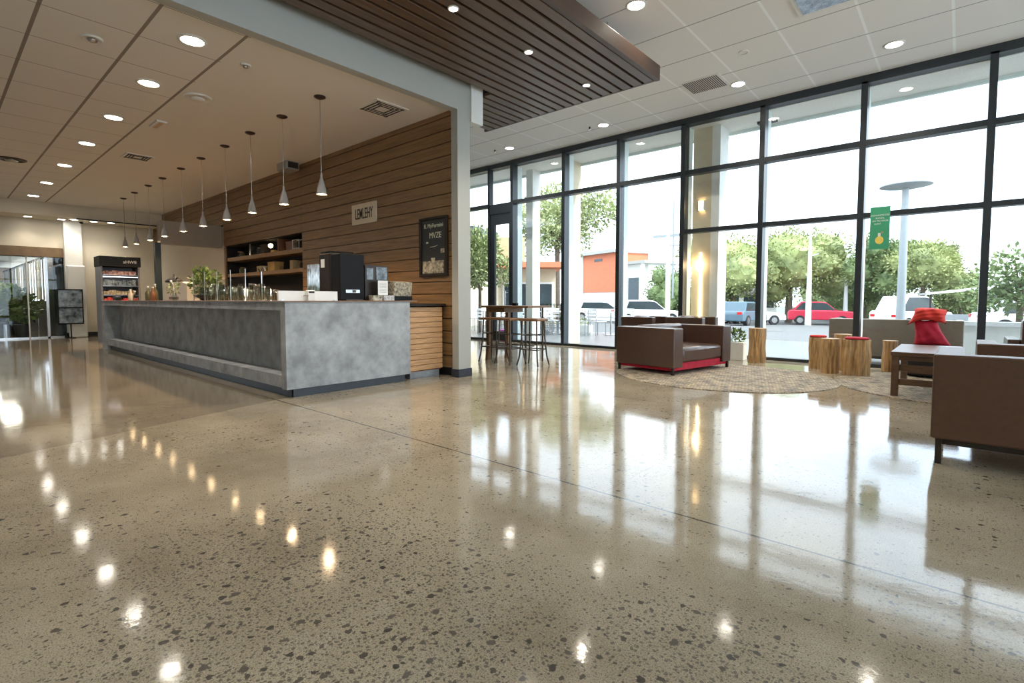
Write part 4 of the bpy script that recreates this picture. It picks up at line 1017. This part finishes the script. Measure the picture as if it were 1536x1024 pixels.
r = thing('lamp_post', 'tall grey car park lamp post with a round disc head', 'lamp post', (-1.78, 25.4, gz(25.4)))
MB().cyl((0, 0, 0), (0, 0, 5.75), .16, .115, 16).build('pole', 'postgrey', r, smooth='auto')
MB().lathe([(.12, 5.70), (.45, 5.72), (.85, 5.80), (.85, 5.84), (.3, 5.93), (.001, 5.95)], seg=32).build('disc_head', 'postgrey', r, smooth='auto')
r = thing('light_pole', 'thin white pole left of centre beyond the red car', 'pole', (-7.67, 38.9, gz(38.9)))
MB().cyl((0, 0, 0), (0, 0, 7.2), .20, .05, 10).build('mast', 'polewhite', r); MB().tube([(0, 0, 4.6), (.5, 0, 4.75)], .03, 5).build('arm', 'polewhite', r)
r = thing('light_pole', 'thin white lamp pole with a curved arm left of the banner window', 'pole', (-6.3, 44, gz(44)))
MB().cyl((0, 0, 0), (0, 0, 5.2), .17, .06, 10).build('mast', 'polewhite', r); MB().tube([(0, 0, 5.2), (.1, 0, 5.6), (.6, 0, 5.75), (1.0, 0, 5.5)], .04, 5).build('arm', 'polewhite', r)
r = thing('utility_pole', 'tall pale utility pole with crossarms beside the narrow trees', 'pole', (-12.2, 27.0, gz(27)))
MB().cyl((0, 0, 0), (0, 0, 8.2), .14, .10, 10).build('mast', 'polewhite', r); MB().box(-.9, 1.1, -.05, .05, 4.85, 5.0).box(-.1, 1.3, -.04, .04, 4.35, 4.42).build('crossarm', 'postgrey', r); MB().cyl((.28, 0, 1.5), (.28, 0, 6.8), .05, seg=8).build('conduit', 'postgrey', r)

# buildings
def rot_thing(name, label, cat, p0, p1):
    a = math.atan2(p1[1]-p0[1], p1[0]-p0[0]); return thing(name, label, cat, (p0[0], p0[1], gz(p0[1])-.05), a), math.hypot(p1[0]-p0[0], p1[1]-p0[1])
r, L = rot_thing('terracotta_building', 'terracotta and white building with a flat roof across the street', 'building', (-24.2, 36.4), (-16.9, 33.6))
MB().box(0, L, 0, 3, 0, 2.3).build('ground_floor', 'bwhite', r)
MB().box(.1, 4.9, -.05, 3, 2.3, 5.3).build('upper_floor', 'brick', r)
MB().box(4.9, L, 0.3, 3, 2.3, 4.3).build('side_wing', 'bwhite', r)
MB().box(-.1, 5.0, -.5, 3, 5.3, 5.55).box(4.9, L+.2, -.2, 3, 4.3, 4.5).build('roof', 'bgrey', r)
MB().box(.1, .5, -.12, 0, 0, 5.3).box(L-.35, L, -.1, 0, 0, 4.4).build('corner_posts', 'bwhite', r)
m = MB(); 
w1 = MB().box(5.2, L-.5, -.02, .28, 1.5, 3.4).build('window', 'bwhite', r); MB().box(5.3, 6.0, -.04, -.02, 1.6, 3.3).box(6.1, L-.6, -.04, -.02, 1.6, 3.3).build('pane', 'bglass', w1)
w1 = MB().box(2.0, 3.0, -.08, -.05, 4.75, 4.95).build('window', 'bglass', r)
r, L = rot_thing('low_grey_building', 'low grey building with a row of windows under the big trees', 'building', (-18.5, 49.0), (-12.5, 50.5))
MB().box(0, L, 0, 5, 0, 2.5).build('walls', 'bwhite', r); MB().box(-.3, L+.3, -.5, 5, 2.5, 2.95).build('roof', 'bgrey', r)
for k in range(4): w1 = MB().box(.5+k*1.45, 1.7+k*1.45, -.05, 0, 1.0, 2.3).build('window', 'bwhite', r); MB().box(.58+k*1.45, 1.62+k*1.45, -.07, -.05, 1.08, 2.22).build('pane', 'bglass', w1)
r, L = rot_thing('covered_porch', 'covered porch with tan walls and terracotta eaves beyond the bar table', 'building', (-17.2, 17.6), (-14.6, 20.0))
MB().box(0, L, .8, 4, 0, 2.75).build('walls', 'pier', r)
MB().box(-.4, L+.3, -.6, 4, 2.75, 3.0).build('eaves', 'brick', r); MB().box(-.2, L*.55, 0, 4, 3.0, 4.2).build('upper_wall', mat('ochre_render', (.62, .44, .24), .8), r)
w1 = MB().box(.9, L-.1, .74, .8, .3, 2.1).build('window', 'bwhite', r); MB().box(1.0, 1.55, .72, .74, .4, 2.0).box(1.62, 2.4, .72, .74, .4, 2.0).box(2.47, L-.2, .72, .74, .4, 2.0).build('pane', 'bglass', w1)
MB().box(-.1, .15, -.5, -.25, 0, 2.75).build('post', 'bwhite', r)
r, L = rot_thing('garden_wall_building', 'tall cream building seen through the glazed door', 'building', (-19.5, 14.2), (-15.9, 15.3))
MB().box(0, L, 0, 3, 0, 2.6).build('walls', 'pier', r); MB().box(0, L, 0, 3, 2.6, 2.9).build('ledge', 'bwhite', r); MB().box(0, L, .5, 3, 2.9, 4.4).build('upper_wall', 'bglass', r)
r, L = rot_thing('distant_building', 'long pale distant building at the right beyond the trees', 'building', (-2.6, 78), (9, 84))
MB().box(0, L, 0, 6, 0, 3.6).build('walls', 'bwhite', r); MB().box(-.3, L, -.3, 6, 3.6, 4.0).build('roof', 'bgrey', r)
w1 = MB().box(.8, L-1, -.05, 0, 1.2, 2.6).build('window', 'bglass', r)
r = thing('carport_canopy', 'white car park canopy with thin posts at the right', 'canopy', (1.2, 36, gz(36)), .15)
MB().prism([(-2.8, 2.0), (0, 2.35), (3.2, 2.0), (3.2, 1.9), (0, 2.2), (-2.8, 1.9)], -1.5, 1.5).build('roof', 'carwhite', r)
for x in (-2.6, 0, 3.0): MB().cyl((x, -1.3, 0), (x, -1.3, 2.0), .05, seg=8).build('post', 'legmetal', r)
MB().box(-2.6, 3.0, -1.35, -1.28, 0.1, .9).build('screen', 'postgrey', r)
r = thing('clipped_hedge', 'clipped green hedge along the far side of the car park', 'hedge', (-.4, 52, -.62))
m = MB(); leaf_mesh(m, 900, (0, 0, 1.3), 1.6, .3, rp, (1.8, .7, .75)); m.build('foliage', 'leaf_d', r)
r = thing('lawn_strip', 'strip of grass beyond the car park', 'grass', (-20, 62, -.62)); MB().box(-40, 60, 0, 15, -.02, .02).build('turf', 'grass', r)
r = thing('terrace_planter', 'small planter with yellow flowers on the terrace', 'planter', (-9.9, 15.0, -.012))
MB().box(-.35, .35, -.15, .15, 0, .26).build('box', 'stucco', r); m = MB(); leaf_mesh(m, 200, (0, 0, .35), .25, .07, rp, (1.3, .6, .6)); m.build('foliage', 'leaf_o2', r)
r = thing('bicycle_rack', 'dark metal trellis screen left of the terrace planter', 'screen', (-11.3, 15.2, -.012), .3)
m = MB()
for k in range(12): m.box(-.75+.13*k, -.73+.13*k, -.01, .01, 0, 1.0)
for k in range(6): m.box(-.75, .70, -.01, .01, .08+.17*k, .10+.17*k)
m.build('lattice', 'legmetal', r); m = MB(); leaf_mesh(m, 180, (0, 0, .6), .6, .08, rp, (1, .15, .7)); m.build('climbing_leaves', 'leaf_d', r)

# cafe tables and chairs on the terrace
ct = cc = None
spots = [(-12.9, 13.3), (-11.6, 12.7), (-12.6, 14.6), (-9.6, 13.6), (-8.4, 14.4), (-10.7, 14.2), (-14.8, 12.0), (-14.6, 14.9)]
for k, (x, y) in enumerate(spots):
    lab = 'small white round terrace table, %s from the left in the view through the windows' % ORD[sorted(range(len(spots)), key=lambda q: math.atan2(spots[q][1], spots[q][0])*-1).index(k)]
    if ct is None:
        ct = thing('terrace_table', lab, 'table', (x, y, -.012), 0, 'white terrace tables')
        MB().lathe([(.40, .71), (.40, .735), (.001, .735)], seg=28).build('tabletop', 'carwhite', ct); MB().cyl((0, 0, .02), (0, 0, .71), .03).build('pedestal', 'chrome', ct); MB().lathe([(.24, 0), (.24, .015), (.001, .03)]).build('base', 'chrome', ct)
    else: dup(ct, (x, y, -.012), 0, lab)
    for q in range(2):
        a = k*1.1+q*PI; cx, cy = x+.56*math.cos(a), y+.56*math.sin(a); cl = 'white slatted terrace chair drawn up to a small round table'
        if cc is None:
            cc = thing('terrace_chair', cl, 'chair', (cx, cy, -.012), a+PI/2, 'white terrace chairs at the round tables')
            MB().box(-.21, .21, -.2, .2, .43, .455).build('seat', 'carwhite', cc, bevel=.008)
            MB().box(-.21, .21, -.225, -.20, .55, .62).box(-.21, .21, -.225, -.20, .66, .73).box(-.21, .21, -.225, -.20, .77, .84).build('backrest', 'carwhite', cc)
            for sx in (-.19, .19):
                MB().cyl((sx, .18, 0), (sx, .18, .43), .013, seg=8).build('leg', 'postgrey', cc); MB().cyl((sx, -.21, 0), (sx, -.21, .84), .013, seg=8).build('leg', 'postgrey', cc)
        else: dup(cc, (cx, cy, -.012), a+PI/2)
r = thing('floor_cushion_outside', 'purple and magenta cushion outside the far left window', 'cushion', (-9.95, 11.3, -.012)); MB().box(-.3, .3, -.2, .2, 0.0, .25).build('cover', mat('purple_cloth', (.32, .12, .40), .8, var=.3, c2=(.7, .05, .25), scale=3), r, bevel=.05)
bpy.context.view_layer.update()
